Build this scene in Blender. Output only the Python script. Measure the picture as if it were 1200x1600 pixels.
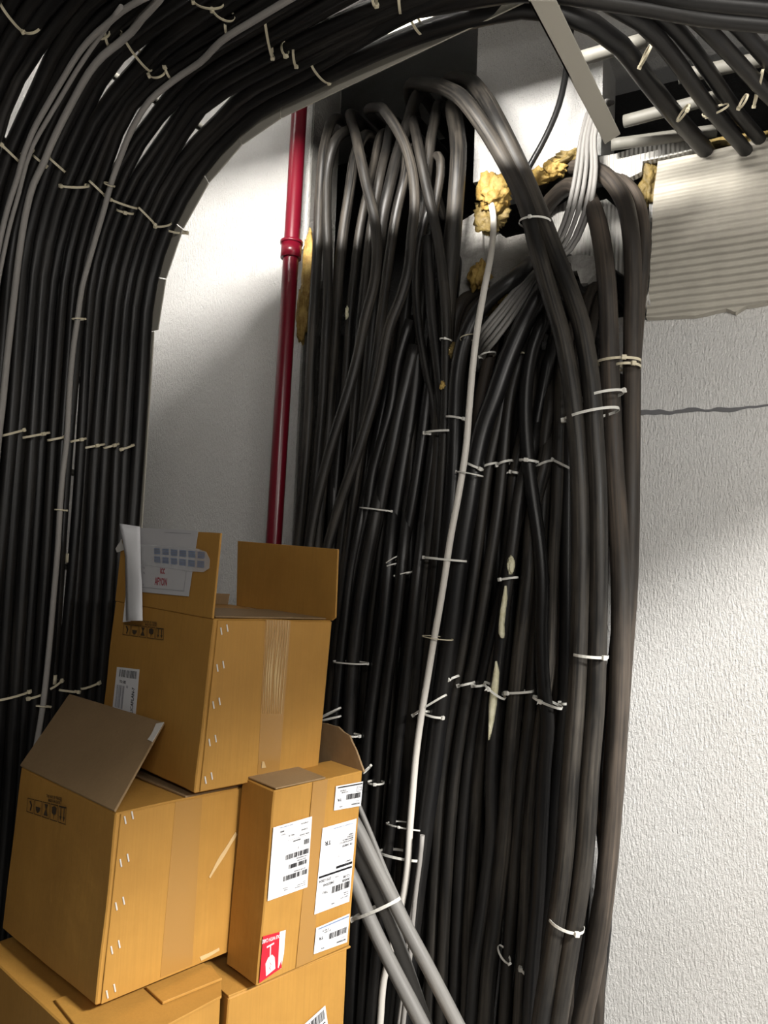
import bpy, bmesh, math, random
import numpy as np
from mathutils import Vector, Matrix, noise
random.seed(7)
for o in list(bpy.data.objects): bpy.data.objects.remove(o)
SC = bpy.context.scene; COL = SC.collection

# ------------------------------------------------------------------ camera
FPX = 1160.0
YAW, PIT, ROL = math.radians(28), math.radians(3.7), math.radians(2.3)
CAM = Vector((0, 0, 1.68))
fw = Vector((-math.sin(YAW)*math.cos(PIT), math.cos(YAW)*math.cos(PIT), math.sin(PIT)))
r0 = Vector((math.cos(YAW), math.sin(YAW), 0)); u0 = r0.cross(fw)
rt = r0*math.cos(ROL) + u0*math.sin(ROL); up = u0*math.cos(ROL) - r0*math.sin(ROL)
cd = bpy.data.cameras.new('camera'); co = bpy.data.objects.new('camera', cd); COL.objects.link(co)
cd.sensor_fit = 'VERTICAL'; cd.sensor_height = 24; cd.lens = 24*FPX/1600; cd.clip_start = .02
co.matrix_world = Matrix(((rt.x, up.x, -fw.x, CAM.x), (rt.y, up.y, -fw.y, CAM.y), (rt.z, up.z, -fw.z, CAM.z), (0, 0, 0, 1)))
SC.camera = co

# ------------------------------------------------------------------ light
wd = bpy.data.worlds.new('world'); SC.world = wd; wd.use_nodes = True
bg = wd.node_tree.nodes['Background']; bg.inputs[0].default_value = (1.0, .97, .93, 1); bg.inputs[1].default_value = .035
def area(name, loc, tgt, sx, sy, power, col=(1, .96, .9)):
    l = bpy.data.lights.new(name, 'AREA'); l.shape = 'RECTANGLE'; l.size = sx; l.size_y = sy; l.energy = power; l.color = col
    o = bpy.data.objects.new(name, l); COL.objects.link(o); o.location = loc
    o.rotation_euler = (Vector(tgt)-Vector(loc)).to_track_quat('-Z', 'Y').to_euler(); return o
area('ceiling_tube_light', (-.95, .85, 3.30), (-.95, 2.5, 2.95), .9, .07, 125)
area('corner_tube_light', (-2.2, 1.7, 3.75), (-2.75, 2.3, 3.8), .9, .08, 5)
area('room_fill_light', (.9, -.9, 2.75), (-.6, 1.9, .9), 1.3, .2, 30)  # unseen fill, added to lift the overall level from the camera side
area('wall_fill_light', (.95, 1.05, 2.05), (.7, 2.5, 1.95), 1.0, .12, 20)  # unseen fill, added to brighten the right part of the back wall
area('added_corridor_light', (3.5, .3, 4.02), (-.6, 1.8, 1.3), .9, .35, 640, (1, .97, .92))     # unseen lamp, added to shine in under the door head
vs = SC.view_settings
vs.view_transform = 'Standard'; vs.look = 'None'; vs.gamma = 1; vs.exposure = 0.0; vs.use_curve_mapping = False

# ------------------------------------------------------------------ geometry helpers
def ray(x, y): return fw + rt*((x-600)/FPX) - up*((y-800)/FPX)
def hit(x, y, ax, v):
    d = ray(x, y); return CAM + d*((v-CAM[ax])/d[ax])
WY = 2.5                                              # room face of the back wall
def onw(x, y, off=0.0): return hit(x, y, 1, WY-off)   # a point off metres in front of the wall
def onplane(x, y, p, n):
    d = ray(x, y); return CAM + d*((p-CAM).dot(n)/d.dot(n))
def depth(p): return (p-CAM).dot(fw)

def tag(o, label=None, cat=None, group=None, kind=None):
    for k, v in (('label', label), ('category', cat), ('group', group), ('kind', kind)):
        if v: o[k] = v
    return o
def obj(name, me, mat=None, parent=None, loc=None):
    """mesh in world coordinates -> object whose origin sits at loc (or at its parent's root)"""
    if isinstance(me, bmesh.types.BMesh):
        m = bpy.data.meshes.new(name); me.to_mesh(m); me.free(); me = m
    o = bpy.data.objects.new(name, me); COL.objects.link(o)
    if parent is not None:
        off = Vector((0, 0, 0)); q = parent
        while q is not None: off += q.location; q = q.parent
        o.parent = parent; me.transform(Matrix.Translation(-off))
    elif loc is not None:
        o.location = loc; me.transform(Matrix.Translation(-Vector(loc)))
    if mat: me.materials.append(mat)
    return o
def empty(name, loc):
    o = bpy.data.objects.new(name, None); COL.objects.link(o); o.location = loc; o.empty_display_size = .05; return o
def mesh(vs_, fs, smooth=False):
    m = bpy.data.meshes.new('m'); m.from_pydata([tuple(v) for v in vs_], [], fs); m.update()
    if smooth: m.polygons.foreach_set('use_smooth', [True]*len(m.polygons))
    return m
def boxv(o, a, b, c):
    """8 corners of a parallelepiped"""
    return [o, o+a, o+a+b, o+b, o+c, o+a+c, o+a+b+c, o+b+c]
BF = [(0, 3, 2, 1), (4, 5, 6, 7), (0, 1, 5, 4), (1, 2, 6, 5), (2, 3, 7, 6), (3, 0, 4, 7)]
def box(o, a, b, c, bev=0.0, seg=2):
    bm = bmesh.new(); v = [bm.verts.new(p) for p in boxv(Vector(o), Vector(a), Vector(b), Vector(c))]
    for f in BF: bm.faces.new([v[i] for i in f])
    bmesh.ops.recalc_face_normals(bm, faces=bm.faces)
    if bev: bmesh.ops.bevel(bm, geom=bm.edges[:], offset=bev, segments=seg, affect='EDGES', profile=.5)
    return bm
def aab(x0, x1, y0, y1, z0, z1, bev=0.0):
    return box((x0, y0, z0), (x1-x0, 0, 0), (0, y1-y0, 0), (0, 0, z1-z0), bev)
def slab(pts, n, bev=0.0):
    """planar outline extruded by the vector n"""
    bm = bmesh.new(); n = Vector(n)
    a = [bm.verts.new(p) for p in pts]; b = [bm.verts.new(Vector(p)+n) for p in pts]
    bm.faces.new(a[::-1]); bm.faces.new(b)
    k = len(a)
    for i in range(k): bm.faces.new((a[i], a[(i+1) % k], b[(i+1) % k], b[i]))
    bmesh.ops.recalc_face_normals(bm, faces=bm.faces)
    if bev: bmesh.ops.bevel(bm, geom=bm.edges[:], offset=bev, segments=1, affect='EDGES')
    return bm
def jag(pts, amp, step=.02, close=True):
    """subdivide an outline and roughen it"""
    out = []; k = len(pts)
    for i in range(k if close else k-1):
        a, b = Vector(pts[i]), Vector(pts[(i+1) % k]); n = max(1, int((b-a).length/step))
        for j in range(n):
            p = a.lerp(b, j/n); q = noise.noise_vector(p*37+Vector((3, 1, 7)))
            out.append(p+Vector((q.x, 0, q.z))*amp)
    return out
def smooth_path(P, step=.03):
    P = [Vector(p) for p in P]; Q = [P[0]*2-P[1]]+P+[P[-1]*2-P[-2]]; out = []
    for i in range(1, len(Q)-2):
        a, b, c, d = Q[i-1:i+3]; L = (c-b).length; n = max(1, int(L/step))
        # centripetal-like tangents
        la, lb, lc = max((b-a).length, 1e-4), max(L, 1e-4), max((d-c).length, 1e-4)
        t1 = ((b-a)/la*lb + (c-b)/lb*la)/(la+lb)*L; t2 = ((c-b)/lb*lc + (d-c)/lc*lb)/(lb+lc)*L
        for j in range(n):
            t = j/n; t_2 = t*t; t_3 = t_2*t
            out.append(b*(2*t_3-3*t_2+1)+t1*(t_3-2*t_2+t)+c*(-2*t_3+3*t_2)+t2*(t_3-t_2))
    out.append(P[-1]); return out
def tube(P, r, sides=12, step=.03, flat=None):
    C = smooth_path(P, step); n = len(C)
    T = [((C[min(i+1, n-1)]-C[max(i-1, 0)])).normalized() for i in range(n)]
    ref = Vector((0, -1, 0)); ref = (ref-T[0]*ref.dot(T[0]))
    if ref.length < .1: ref = Vector((1, 0, 0))
    ref.normalize(); V = []; F = []; UV = []; L = 0; uvl = []
    for i in range(n):
        if i: L += (C[i]-C[i-1]).length
        ref = (ref-T[i]*ref.dot(T[i])).normalized(); bn = T[i].cross(ref)
        for k in range(sides):
            a = 2*math.pi*k/sides; V.append(C[i]+(ref*math.cos(a)+bn*math.sin(a))*r)
        uvl.append(L)
    for i in range(n-1):
        for k in range(sides):
            k2 = (k+1) % sides
            F.append((i*sides+k, i*sides+k2, (i+1)*sides+k2, (i+1)*sides+k))
            UV += [(k/sides, uvl[i]), ((k+1)/sides, uvl[i]), ((k+1)/sides, uvl[i+1]), (k/sides, uvl[i+1])]
    nb = len(F)
    F.append(tuple(range(sides))[::-1]); F.append(tuple(range((n-1)*sides, n*sides)))
    UV += [(0, 0)]*(2*sides)
    m = mesh(V, F); m.polygons.foreach_set('use_smooth', [i < nb for i in range(len(F))])
    ul = m.uv_layers.new(name='UVMap'); ul.data.foreach_set('uv', [c for q in UV for c in q]); return m
def lump(c, sx, sy, sz, seed, amp=.35, freq=2.2, sub=4):
    bm = bmesh.new(); bmesh.ops.create_icosphere(bm, subdivisions=sub, radius=1)
    for v in bm.verts:
        q = v.co*freq+Vector((seed*3.1, seed*1.7, seed*.9))
        k = 1+amp*noise.noise(q)+amp*.6*noise.noise(q*2.3)+amp*.4*noise.noise(q*5)+amp*.2*noise.noise(q*11)
        v.co = Vector((v.co.x*sx, v.co.y*sy, v.co.z*sz))*k+Vector(c)
    for f in bm.faces: f.smooth = True
    return bm

# ------------------------------------------------------------------ materials
def newmat(name):
    m = bpy.data.materials.new(name); m.use_nodes = True; nt = m.node_tree
    return m, nt, nt.nodes['Principled BSDF']
def ramp(nt, src, stops):
    r = nt.nodes.new('ShaderNodeValToRGB'); nt.links.new(src, r.inputs[0]); e = r.color_ramp.elements
    while len(e) < len(stops): e.new(.5)
    for i, (p, c) in enumerate(stops):
        e[i].position = p; e[i].color = (*c, 1) if len(c) == 3 else c
    return r.outputs[0]
def coords(nt, kind, scale):
    t = nt.nodes.new('ShaderNodeTexCoord'); mp = nt.nodes.new('ShaderNodeMapping'); mp.inputs['Scale'].default_value = scale
    nt.links.new(t.outputs[kind], mp.inputs[0]); return mp.outputs[0]
def noisen(nt, vec, scale, detail=4, rough=.55):
    n = nt.nodes.new('ShaderNodeTexNoise'); n.inputs['Scale'].default_value = scale; n.inputs['Detail'].default_value = detail
    n.inputs['Roughness'].default_value = rough; nt.links.new(vec, n.inputs['Vector']); return n.outputs[0]
def bump(nt, bs, h, strength, dist=.01, chain=None):
    b = nt.nodes.new('ShaderNodeBump'); b.inputs['Strength'].default_value = strength; b.inputs['Distance'].default_value = dist
    nt.links.new(h, b.inputs['Height'])
    if chain: nt.links.new(chain, b.inputs['Normal'])
    nt.links.new(b.outputs[0], bs.inputs['Normal']); return b.outputs[0]
def mixc(nt, f, a, b, mode='MIX'):
    m = nt.nodes.new('ShaderNodeMix'); m.data_type = 'RGBA'; m.blend_type = mode
    if isinstance(f, float): m.inputs[0].default_value = f
    else: nt.links.new(f, m.inputs[0])
    for s, v in ((6, a), (7, b)):
        if isinstance(v, tuple): m.inputs[s].default_value = (*v, 1)
        else: nt.links.new(v, m.inputs[s])
    return m.outputs[2]
def plain(name, col, rough=.6, metal=0, spec=.5):
    m, nt, b = newmat(name); b.inputs['Base Color'].default_value = (*col, 1)
    b.inputs['Roughness'].default_value = rough; b.inputs['Metallic'].default_value = metal
    b.inputs['Specular IOR Level'].default_value = spec; return m
def cable_mat(name, base, dust, rough=.42, amount=.5):
    m, nt, b = newmat(name)
    b.inputs['Specular IOR Level'].default_value = .38
    v = coords(nt, 'UV', (1, 1, 1)); oi = nt.nodes.new('ShaderNodeObjectInfo')
    ad = nt.nodes.new('ShaderNodeVectorMath'); ad.operation = 'ADD'; nt.links.new(v, ad.inputs[0])
    cx = nt.nodes.new('ShaderNodeCombineXYZ'); ml = nt.nodes.new('ShaderNodeMath'); ml.operation = 'MULTIPLY'; ml.inputs[1].default_value = 37
    nt.links.new(oi.outputs['Random'], ml.inputs[0]); nt.links.new(ml.outputs[0], cx.inputs[2]); nt.links.new(cx.outputs[0], ad.inputs[1])
    mp = nt.nodes.new('ShaderNodeMapping'); mp.inputs['Scale'].default_value = (16, 1.6, 1); nt.links.new(ad.outputs[0], mp.inputs[0])
    n1 = noisen(nt, mp.outputs[0], 1.6, 6, .65)
    mp2 = nt.nodes.new('ShaderNodeMapping'); mp2.inputs['Scale'].default_value = (2, 2.5, 1); nt.links.new(ad.outputs[0], mp2.inputs[0])
    n2 = noisen(nt, mp2.outputs[0], 1.5, 3)
    mm = nt.nodes.new('ShaderNodeMath'); mm.operation = 'MULTIPLY'; nt.links.new(n1, mm.inputs[0]); nt.links.new(n2, mm.inputs[1])
    f = ramp(nt, mm.outputs[0], [(.18, (0, 0, 0)), (.42, (amount,)*3)])
    rm = nt.nodes.new('ShaderNodeMath'); rm.operation = 'MULTIPLY'; nt.links.new(f, rm.inputs[0])
    r2 = nt.nodes.new('ShaderNodeMapRange'); r2.inputs[3].default_value = .35; r2.inputs[4].default_value = 1.2
    nt.links.new(oi.outputs['Random'], r2.inputs[0]); nt.links.new(r2.outputs[0], rm.inputs[1])
    nt.links.new(mixc(nt, rm.outputs[0], base, dust), b.inputs['Base Color'])
    rr = nt.nodes.new('ShaderNodeMapRange'); rr.inputs[3].default_value = rough; rr.inputs[4].default_value = min(1, rough+.35)
    nt.links.new(rm.outputs[0], rr.inputs[0]); nt.links.new(rr.outputs[0], b.inputs['Roughness'])
    bump(nt, b, n1, .12, .002); return m
M = {}
M['black'] = cable_mat('black_sheath', (.006, .006, .0065), (.055, .048, .04), .36, .5)
M['dusty'] = cable_mat('dusty_black_sheath', (.009, .0085, .008), (.105, .09, .072), .42, .75)
M['brown'] = cable_mat('brown_dusty_sheath', (.022, .0185, .0155), (.10, .078, .06), .5, .8)
M['greyc'] = cable_mat('grey_sheath', (.16, .155, .148), (.27, .26, .24), .5, .6)
M['pale'] = cable_mat('pale_grey_sheath', (.30, .285, .27), (.42, .40, .37), .5, .6)
M['whitec'] = cable_mat('white_sheath', (.66, .63, .58), (.5, .47, .42), .4, .5)
M['blackthin'] = plain('black_gloss', (.01, .01, .01), .3)
def wall_mat(name, col, col2, streak=True, bs_=.6):
    m, nt, b = newmat(name)
    v = coords(nt, 'Object', (1, 1, 1)); n = noisen(nt, v, 2.2, 5)
    c = ramp(nt, n, [(.3, col2), (.62, col)])
    st = noisen(nt, v, 9, 6, .7); sm = ramp(nt, st, [(.60, (0, 0, 0)), (.74, (.4, .4, .4))])
    nt.links.new(mixc(nt, sm, c, tuple(x*.62 for x in col)), b.inputs['Base Color'])
    b.inputs['Roughness'].default_value = .38
    h1 = noisen(nt, coords(nt, 'Object', (150, 150, 45) if streak else (60, 60, 60)), 1, 5, .65)
    h2 = noisen(nt, v, 190, 2)
    c1 = bump(nt, b, h1, min(1, bs_*1.6), .016); bump(nt, b, h2, bs_, .004, c1); return m
M['wall'] = wall_mat('white_wall_paint', (.74, .735, .72), (.68, .67, .65))
M['walld'] = wall_mat('shaft_shade', (.016, .0155, .015), (.012, .0115, .011), False)  # near-black colour stands in for the unlit depth behind the openings
M['floor'] = wall_mat('floor_concrete', (.28, .27, .25), (.22, .21, .2), False, .15)
M['jamb'] = wall_mat('rough_plaster', (.30, .29, .27), (.2, .19, .175), False, .6)
M['mortar'] = plain('grey_mortar', (.12, .12, .125), .9)
M['tray'] = plain('painted_tray_steel', (.50, .475, .41), .45)
M['rung'] = plain('dimmed_tray_steel', (.13, .125, .108), .6)  # tray steel darkened in colour to offset the lamp above the rungs
M['tie'] = plain('white_nylon', (.72, .71, .66), .35)
M['tiey'] = plain('yellowed_nylon', (.66, .60, .44), .4)
M['red'] = plain('red_pipe_paint', (.13, .004, .013), .28)
def foam_mat(name, a, b_):
    m, nt, b = newmat(name); v = coords(nt, 'Object', (1, 1, 1)); n = noisen(nt, v, 26, 5, .7)
    nt.links.new(ramp(nt, n, [(.35, a), (.65, b_)]), b.inputs['Base Color']); b.inputs['Roughness'].default_value = .6
    bump(nt, b, noisen(nt, v, 70, 4, .7), .5, .01); return m
M['foam'] = foam_mat('yellow_foam', (.26, .15, .03), (.50, .35, .10))
M['foamd'] = foam_mat('dirty_yellow_foam', (.10, .07, .02), (.24, .17, .05))
M['foamw'] = foam_mat('cream_foam', (.62, .58, .38), (.78, .75, .56))
M['plaster'] = foam_mat('broken_plaster', (.22, .21, .195), (.42, .41, .385))
def styro(name, col, dirv, scale):
    m, nt, b = newmat(name); v = coords(nt, 'Object', (1, 1, 1))
    w = nt.nodes.new('ShaderNodeTexWave'); w.bands_direction = dirv; w.inputs['Scale'].default_value = scale
    w.inputs['Distortion'].default_value = .6; w.inputs['Detail'].default_value = 2; nt.links.new(v, w.inputs[0])
    n = noisen(nt, v, 14, 5); nt.links.new(ramp(nt, n, [(.3, tuple(c*.86 for c in col)), (.65, col)]), b.inputs['Base Color'])
    b.inputs['Roughness'].default_value = .6
    c1 = bump(nt, b, w.outputs[0], .7, .008); bump(nt, b, noisen(nt, v, 160, 2), .3, .002, c1); return m
M['styro'] = styro('ribbed_board', (.40, .375, .32), 'Z', 13)
M['styrov'] = styro('upright_ribbed_board', (.50, .49, .46), 'X', 22)
def card_mat(name, col, col2):
    m, nt, b = newmat(name); t = nt.nodes.new('ShaderNodeTexCoord')
    v = coords(nt, 'Object', (1, 1, 1)); n = noisen(nt, v, 5, 5, .6)
    c = ramp(nt, n, [(.3, col2), (.68, col)])
    s = noisen(nt, coords(nt, 'Object', (160, 160, 3)), 1, 3, .6)
    c = mixc(nt, ramp(nt, s, [(.4, (0, 0, 0)), (.7, (.35, .35, .35))]), c, tuple(x*.72 for x in col))
    nt.links.new(c, b.inputs['Base Color']); b.inputs['Roughness'].default_value = .58
    b.inputs['Specular IOR Level'].default_value = .3
    c1 = bump(nt, b, s, .12, .002); bump(nt, b, noisen(nt, v, 11, 3), .25, .01, c1); return m
M['card'] = card_mat('brown_cardboard', (.45, .235, .05), (.375, .19, .04))
M['cardin'] = card_mat('dull_inner_cardboard', (.30, .20, .105), (.25, .165, .085))
M['cardedge'] = plain('cardboard_edge', (.22, .14, .07), .8)
M['tape'] = plain('brown_tape', (.36, .19, .05), .22)
M['clear'] = plain('shiny_tape', (.62, .60, .56), .15)
M['paper'] = plain('white_paper', (.72, .72, .74), .7, 0, .3)
M['paperg'] = plain('grey_paper', (.55, .545, .56), .5)
M['ink'] = plain('black_ink', (.008, .008, .01), .8, 0, .2)
M['inkg'] = plain('grey_ink', (.22, .22, .25), .6)
M['inkb'] = plain('blue_ink', (.16, .22, .36), .5)
M['inkr'] = plain('red_ink', (.36, .01, .03), .5)
M['inkbrown'] = plain('dark_print', (.045, .028, .015), .7)
M['redlab'] = plain('red_label', (.62, .012, .03), .4)
M['staple'] = plain('staple_steel', (.75, .73, .70), .3, .3)
M['scuff'] = plain('torn_kraft', (.55, .38, .18), .8)
m, nt, b = newmat('clear_plastic'); b.inputs['Base Color'].default_value = (.8, .8, .82, 1); b.inputs['Roughness'].default_value = .12
b.inputs['Alpha'].default_value = .35; M['plastic'] = m

# ------------------------------------------------------------------ setting
CEIL = 4.2; XL = -2.75; XR = 4.2; YN = -1.6
def st(name, me, mat, **k): return tag(obj(name, me, mat), kind='structure', **k)
st('floor', aab(XL-.2, XR, YN, 4, -.1, 0), M['floor'])
st('ceiling', aab(XL-.2, XR, YN, 4, CEIL, CEIL+.1), M['wall'])
st('wall_left', aab(XL-.15, XL, YN, 4, 0, CEIL), M['wall'])
st('light_stop_beam', aab(XL, XR, 1.15, 1.32, 3.31, CEIL, .01), M['wall'])  # unseen beam, added to cut the tube light off the upper wall
bmr = aab(1.25, 1.4, YN, .1, 0, CEIL)
st('wall_right', bmr, M['wall'])
st('wall_right_pier', aab(1.25, 1.4, 2.1, WY, 0, CEIL), M['wall'])
st('added_lintel', aab(1.25, 1.4, .1, 2.1, 2.68, CEIL), M['wall'])  # unseen doorway wall, added so its head shades the upper cartons
# the back wall is pierced by three openings
ax0, ax1 = onw(482, 300).x, onw(742, 200).x
az0, az1 = onw(600, 1010).z, 4.1; dx1 = onw(955, 700).x
bx0, bx1 = ax1, onw(1014, 330).x
bz0, bz1 = onw(1005, 492).z, onw(745, 284).z
cx0 = onw(940, 200).x; cz0, cz1 = onw(1100, 262).z, 3.5
def inhole(x, z):
    return (ax0 < x < ax1 and az0 < z < az1) or (bx0 < x < bx1 and bz0 < z < bz1) or (ax1 < x < dx1 and az0 < z < bz0) or (cx0 < x < 1.2 and cz0 < z < cz1)
xs = sorted({XL, ax0, ax1, bx1, dx1, cx0, 1.2, XR}); zs = sorted({0, az0, az1, bz0, bz1, cz0, cz1, CEIL})
bm = bmesh.new()
for i in range(len(xs)-1):
    for j in range(len(zs)-1):
        if not inhole((xs[i]+xs[i+1])/2, (zs[j]+zs[j+1])/2):
            v = [bm.verts.new(p) for p in boxv(Vector((xs[i], WY, zs[j])), Vector((xs[i+1]-xs[i], 0, 0)), Vector((0, .22, 0)), Vector((0, 0, zs[j+1]-zs[j])))]
            for f in BF: bm.faces.new([v[k] for k in f])
bmesh.ops.remove_doubles(bm, verts=bm.verts, dist=1e-4); bmesh.ops.recalc_face_normals(bm, faces=bm.faces)
WB = st('wall_back', bm, M['wall'])
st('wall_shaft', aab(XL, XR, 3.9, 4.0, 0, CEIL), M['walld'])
# ragged plaster edge of the tall opening, and the crack in the right of the wall
e = [onw(x, y, .001) for x, y in ((447, 172), (480, 168), (481, 200), (479, 240), (483, 290), (480, 330), (484, 358), (476, 362), (475, 420), (468, 540), (466, 640), (458, 850), (450, 850))]
cr_t = [(998, 641), (1030, 640), (1050, 643), (1075, 637), (1100, 640), (1130, 636), (1160, 637), (1200, 631), (1260, 627), (1330, 618), (1400, 614), (1480, 604)]
cr_b = [(1480, 608), (1400, 619), (1330, 622), (1260, 630), (1200, 634), (1165, 640), (1140, 644), (1110, 643), (1080, 644), (1050, 648), (1020, 648), (998, 648)]
obj('mortar_joint', slab(jag([onw(x, y, 0) for x, y in cr_t+cr_b], .005, .009), (0, -.002, 0)), M['mortar'], WB)
obj('jamb_plaster', slab(jag([Vector((ax0+.004, WY+.002, az0)), Vector((ax0+.004, WY+.002, az1)), Vector((ax0+.004, WY+.2, az1)), Vector((ax0+.004, WY+.2, az0))], 0), (.006, 0, 0)), M['jamb'], WB)

# ------------------------------------------------------------------ curved cable tray (left riser bending overhead)
TH = math.radians(-10); TE = Vector((math.cos(TH), math.sin(TH), 0)); TN = Vector((-math.sin(TH), math.cos(TH), 0))
TO = CAM+ray(228, 815)*2.5; TO.z = 0                   # foot of the far rail; the tray runs along TE, its width along TN
TX, TZ, TR_ = -.045, 3.04, .605
Z0 = TZ-TR_; S1 = Z0+math.pi*TR_/2
def prof(s, off):
    if s < Z0: return TX+off, s
    if s < S1:
        p = (s-Z0)/TR_; return TX+TR_-(TR_-off)*math.cos(p), Z0+(TR_-off)*math.sin(p)
    return TX+TR_+(s-S1), TZ-off
def rp(s, y, off=0.0):
    x, z = prof(s, off); return TO+TE*x+TN*y+Vector((0, 0, z))
def loc_(P):
    d = P-TO; return d.dot(TE), d.z
def rdist(P):
    x, z = loc_(P)
    if z < Z0: return x-TX
    if x > TX+TR_: return TZ-z
    return TR_-math.hypot(x-TX-TR_, z-Z0)
def rhit(x, y, off=.03):
    d = ray(x, y); t = .6; a = rdist(CAM+d*t)-off
    while t < 6:
        t += .01; b_ = rdist(CAM+d*t)-off
        if b_ <= 0:
            t -= .01*(-b_)/(a-b_+1e-9); break
        a = b_
    return CAM+d*t
def rnormal(P):
    x, z = loc_(P)
    if z < Z0: return TE
    if x > TX+TR_: return Vector((0, 0, -1))
    return (TE*(TX+TR_-x)+Vector((0, 0, Z0-z))).normalized()
def onrail(x, y): return onplane(x, y, TO, TN)
YF, YNR = 0.0, -.98                                   # far and near side rails, across the tray
rail_end = S1+(loc_(onrail(858, 10))[0]-TX-TR_)
tray = tag(empty('cable_tray', TO), 'cream painted ladder tray rising at left and curving overhead under black cables', 'cable tray')
def railpoly(s0, s1, y, o0, o1, t=.004):
    a, b_, c, d = rp(s0, y, o0), rp(s1, y, o0), rp(s1, y, o1), rp(s0, y, o1)
    return slab([a, b_, c, d], TN*t)
segs = [0, Z0]+[Z0+(S1-Z0)*k/5 for k in range(1, 5)]+[S1, rail_end]
for y in (YF, YNR):
    end = segs if y == YF else segs[:-1]+[S1+2.48]
    for k in range(len(end)-1):
        obj('side_rail', railpoly(end[k]+.002, end[k+1]-.002, y, -.055, .022 if k == 0 else .045), M['tray'], tray)
s = .12
while s < rail_end:
    obj('rung', tube([rp(s, YNR, -.035), rp(s, (YF+YNR)/2, -.035), rp(s, YF, -.035)], .011, 8), M['rung'], tray); s += .3
for x, y in ((690, 42), (533, 116)):
    p = onrail(x, y); obj('bolt', lump(p, .013, .010, .013, 1, 0, 1, 2), M['tie'], tray)
for x, y in ((107, 872), (84, 1062), (141, 497), (131, 686)):
    p = rhit(x, y, .012); obj('rung_cap', tube([p+Vector((.0, .0, -.014)), p+Vector((.0, 0, .014))], .009, 10), M['tiey'], tray)

# branch ladder leading from the tray into the wall
p_near = onrail(879, 22); zb_ = p_near.z
bt = tag(empty('branch_tray', p_near), 'cream flat-sided branch ladder entering the wall opening at upper right', 'cable tray')
BR_ = [hit(x, y, 2, zb_) for x, y in ((826, 2), (869, 2), (969, 210), (945, 225))]
obj('side_rail', slab(BR_, (0, 0, .004)), M['tray'], bt)
obj('rail_web', slab([BR_[0], BR_[3], BR_[3]+Vector((0, 0, .07)), BR_[0]+Vector((0, 0, .07))], Vector((.004, 0, 0))), M['tray'], bt)
for (xa, ya, xb, yb) in ((905, 92, 1010, 62), (975, 190, 1125, 150), (955, 226, 1120, 204), (1060, 120, 1230, 84)):
    zz = TZ+.03; a, b_ = hit(xa, ya, 2, zz), hit(xb, yb, 2, zz)
    obj('rung', tube([a, (a+b_)/2, b_], .019, 12), M['rung'], bt)

# ------------------------------------------------------------------ cables on the tray
ORD = ['', 'first', 'second', 'third', 'fourth', 'fifth', 'sixth', 'seventh', 'eighth', 'ninth', 'tenth', 'eleventh', 'twelfth', 'thirteenth', 'fourteenth',
       'fifteenth', 'sixteenth', 'seventeenth', 'eighteenth', 'nineteenth', 'twentieth', 'twenty-first', 'twenty-second', 'twenty-third', 'twenty-fourth', 'twenty-fifth',
       'twenty-sixth', 'twenty-seventh', 'twenty-eighth', 'twenty-ninth', 'thirtieth', 'thirty-first', 'thirty-second', 'thirty-third', 'thirty-fourth', 'thirty-fifth', 'thirty-sixth', 'thirty-seventh', 'thirty-eighth', 'thirty-ninth', 'fortieth']
def cable(P, r, mat, label, group=None, name='power_cable', sides=12, step=.03, cat='cable'):
    o = obj(name, tube(P, r, sides, step), M[mat], None, P[0]); return tag(o, label, cat, group)
TOPR = [  # where the far cables leave the tray and dive through the wall (pixels on the height of the tray)
    [(760, 22), (815, 12), (870, 16), (925, 38), (970, 72), (1005, 118), (1038, 160), (1068, 196), (1100, 232)],
    [(880, -22), (945, 2), (1000, 34), (1045, 80), (1078, 126), (1108, 168), (1140, 206), (1165, 235)],
    [(960, -22), (1015, 10), (1062, 52), (1098, 98), (1128, 142), (1155, 180), (1185, 215)],
    [(1010, -25), (1070, 15), (1120, 62), (1160, 105), (1200, 148), (1240, 188)],
    [(1060, -35), (1120, 10), (1165, 55), (1205, 100), (1250, 150)],
]
ys = []; y = -.028
for k in range(29):
    r = (.025, .020, .019, .019, .019)[k] if k < 5 else .0155 if k < 11 else .0195
    rn = (.020, .019, .019, .019, .0155)[k] if k < 5 else .0155 if k < 10 else .0195
    ys.append((y, r)); y -= r*.9+rn*.9+.001
GAPS = []
for yg, sc, wd_, sg in [(-.108, .75, .05, .12), (-.225, .62, .04, .14), (-.268, .66, .062, .15), (-.411, .73, .03, .09), (-.571, .52, .034, .14)]:
    i_ = min(range(len(ys)-1), key=lambda i: abs((ys[i][0]+ys[i+1][0])/2-yg)); GAPS.append(((ys[i_][0]-ys[i_][1]+ys[i_+1][0]+ys[i_+1][1])/2, sc, wd_, sg))
def trayrun(y, r, off, send, ph):
    """neighbours part on the bend at GAPS and let light through"""
    P = []; s = 0.0
    while s < send:
        w = .003*math.sin(s*2.1+ph)+.002*math.sin(s*5+ph*2)
        for yg, sc, wd_, sg in GAPS:
            w += (1 if y > yg else -1)*wd_/2*math.exp(-((s-Z0-sc)/sg)**2)*math.exp(-abs(y-yg)/.05)
        P.append(rp(s, y+w, off+.005*math.sin(s*3+ph))); s += .1
    return P
for k, (y, r) in enumerate(ys):
    ph = random.uniform(0, 6)
    P = trayrun(y, r, .006+random.uniform(-.004, .010), S1+.15 if k < 5 else S1+2.5, ph)
    if k < 5:
        P += [hit(px, py, 2, TZ-.022-(.028 if k % 2 else 0)) for px, py in TOPR[k]]
        P.append(Vector((P[-1].x+.06, max(WY+.4, P[-1].y+.3), P[-1].z-.01)))
    lab = ('black cable at the far right edge of the curved left tray' if k == 0 else
           'black cable, %s from the right edge on the curved left tray' % ORD[k+1])
    cable(P, r, 'black', lab, 'black cables on the curved tray', step=.06, sides=10)
n2 = 0
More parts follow.
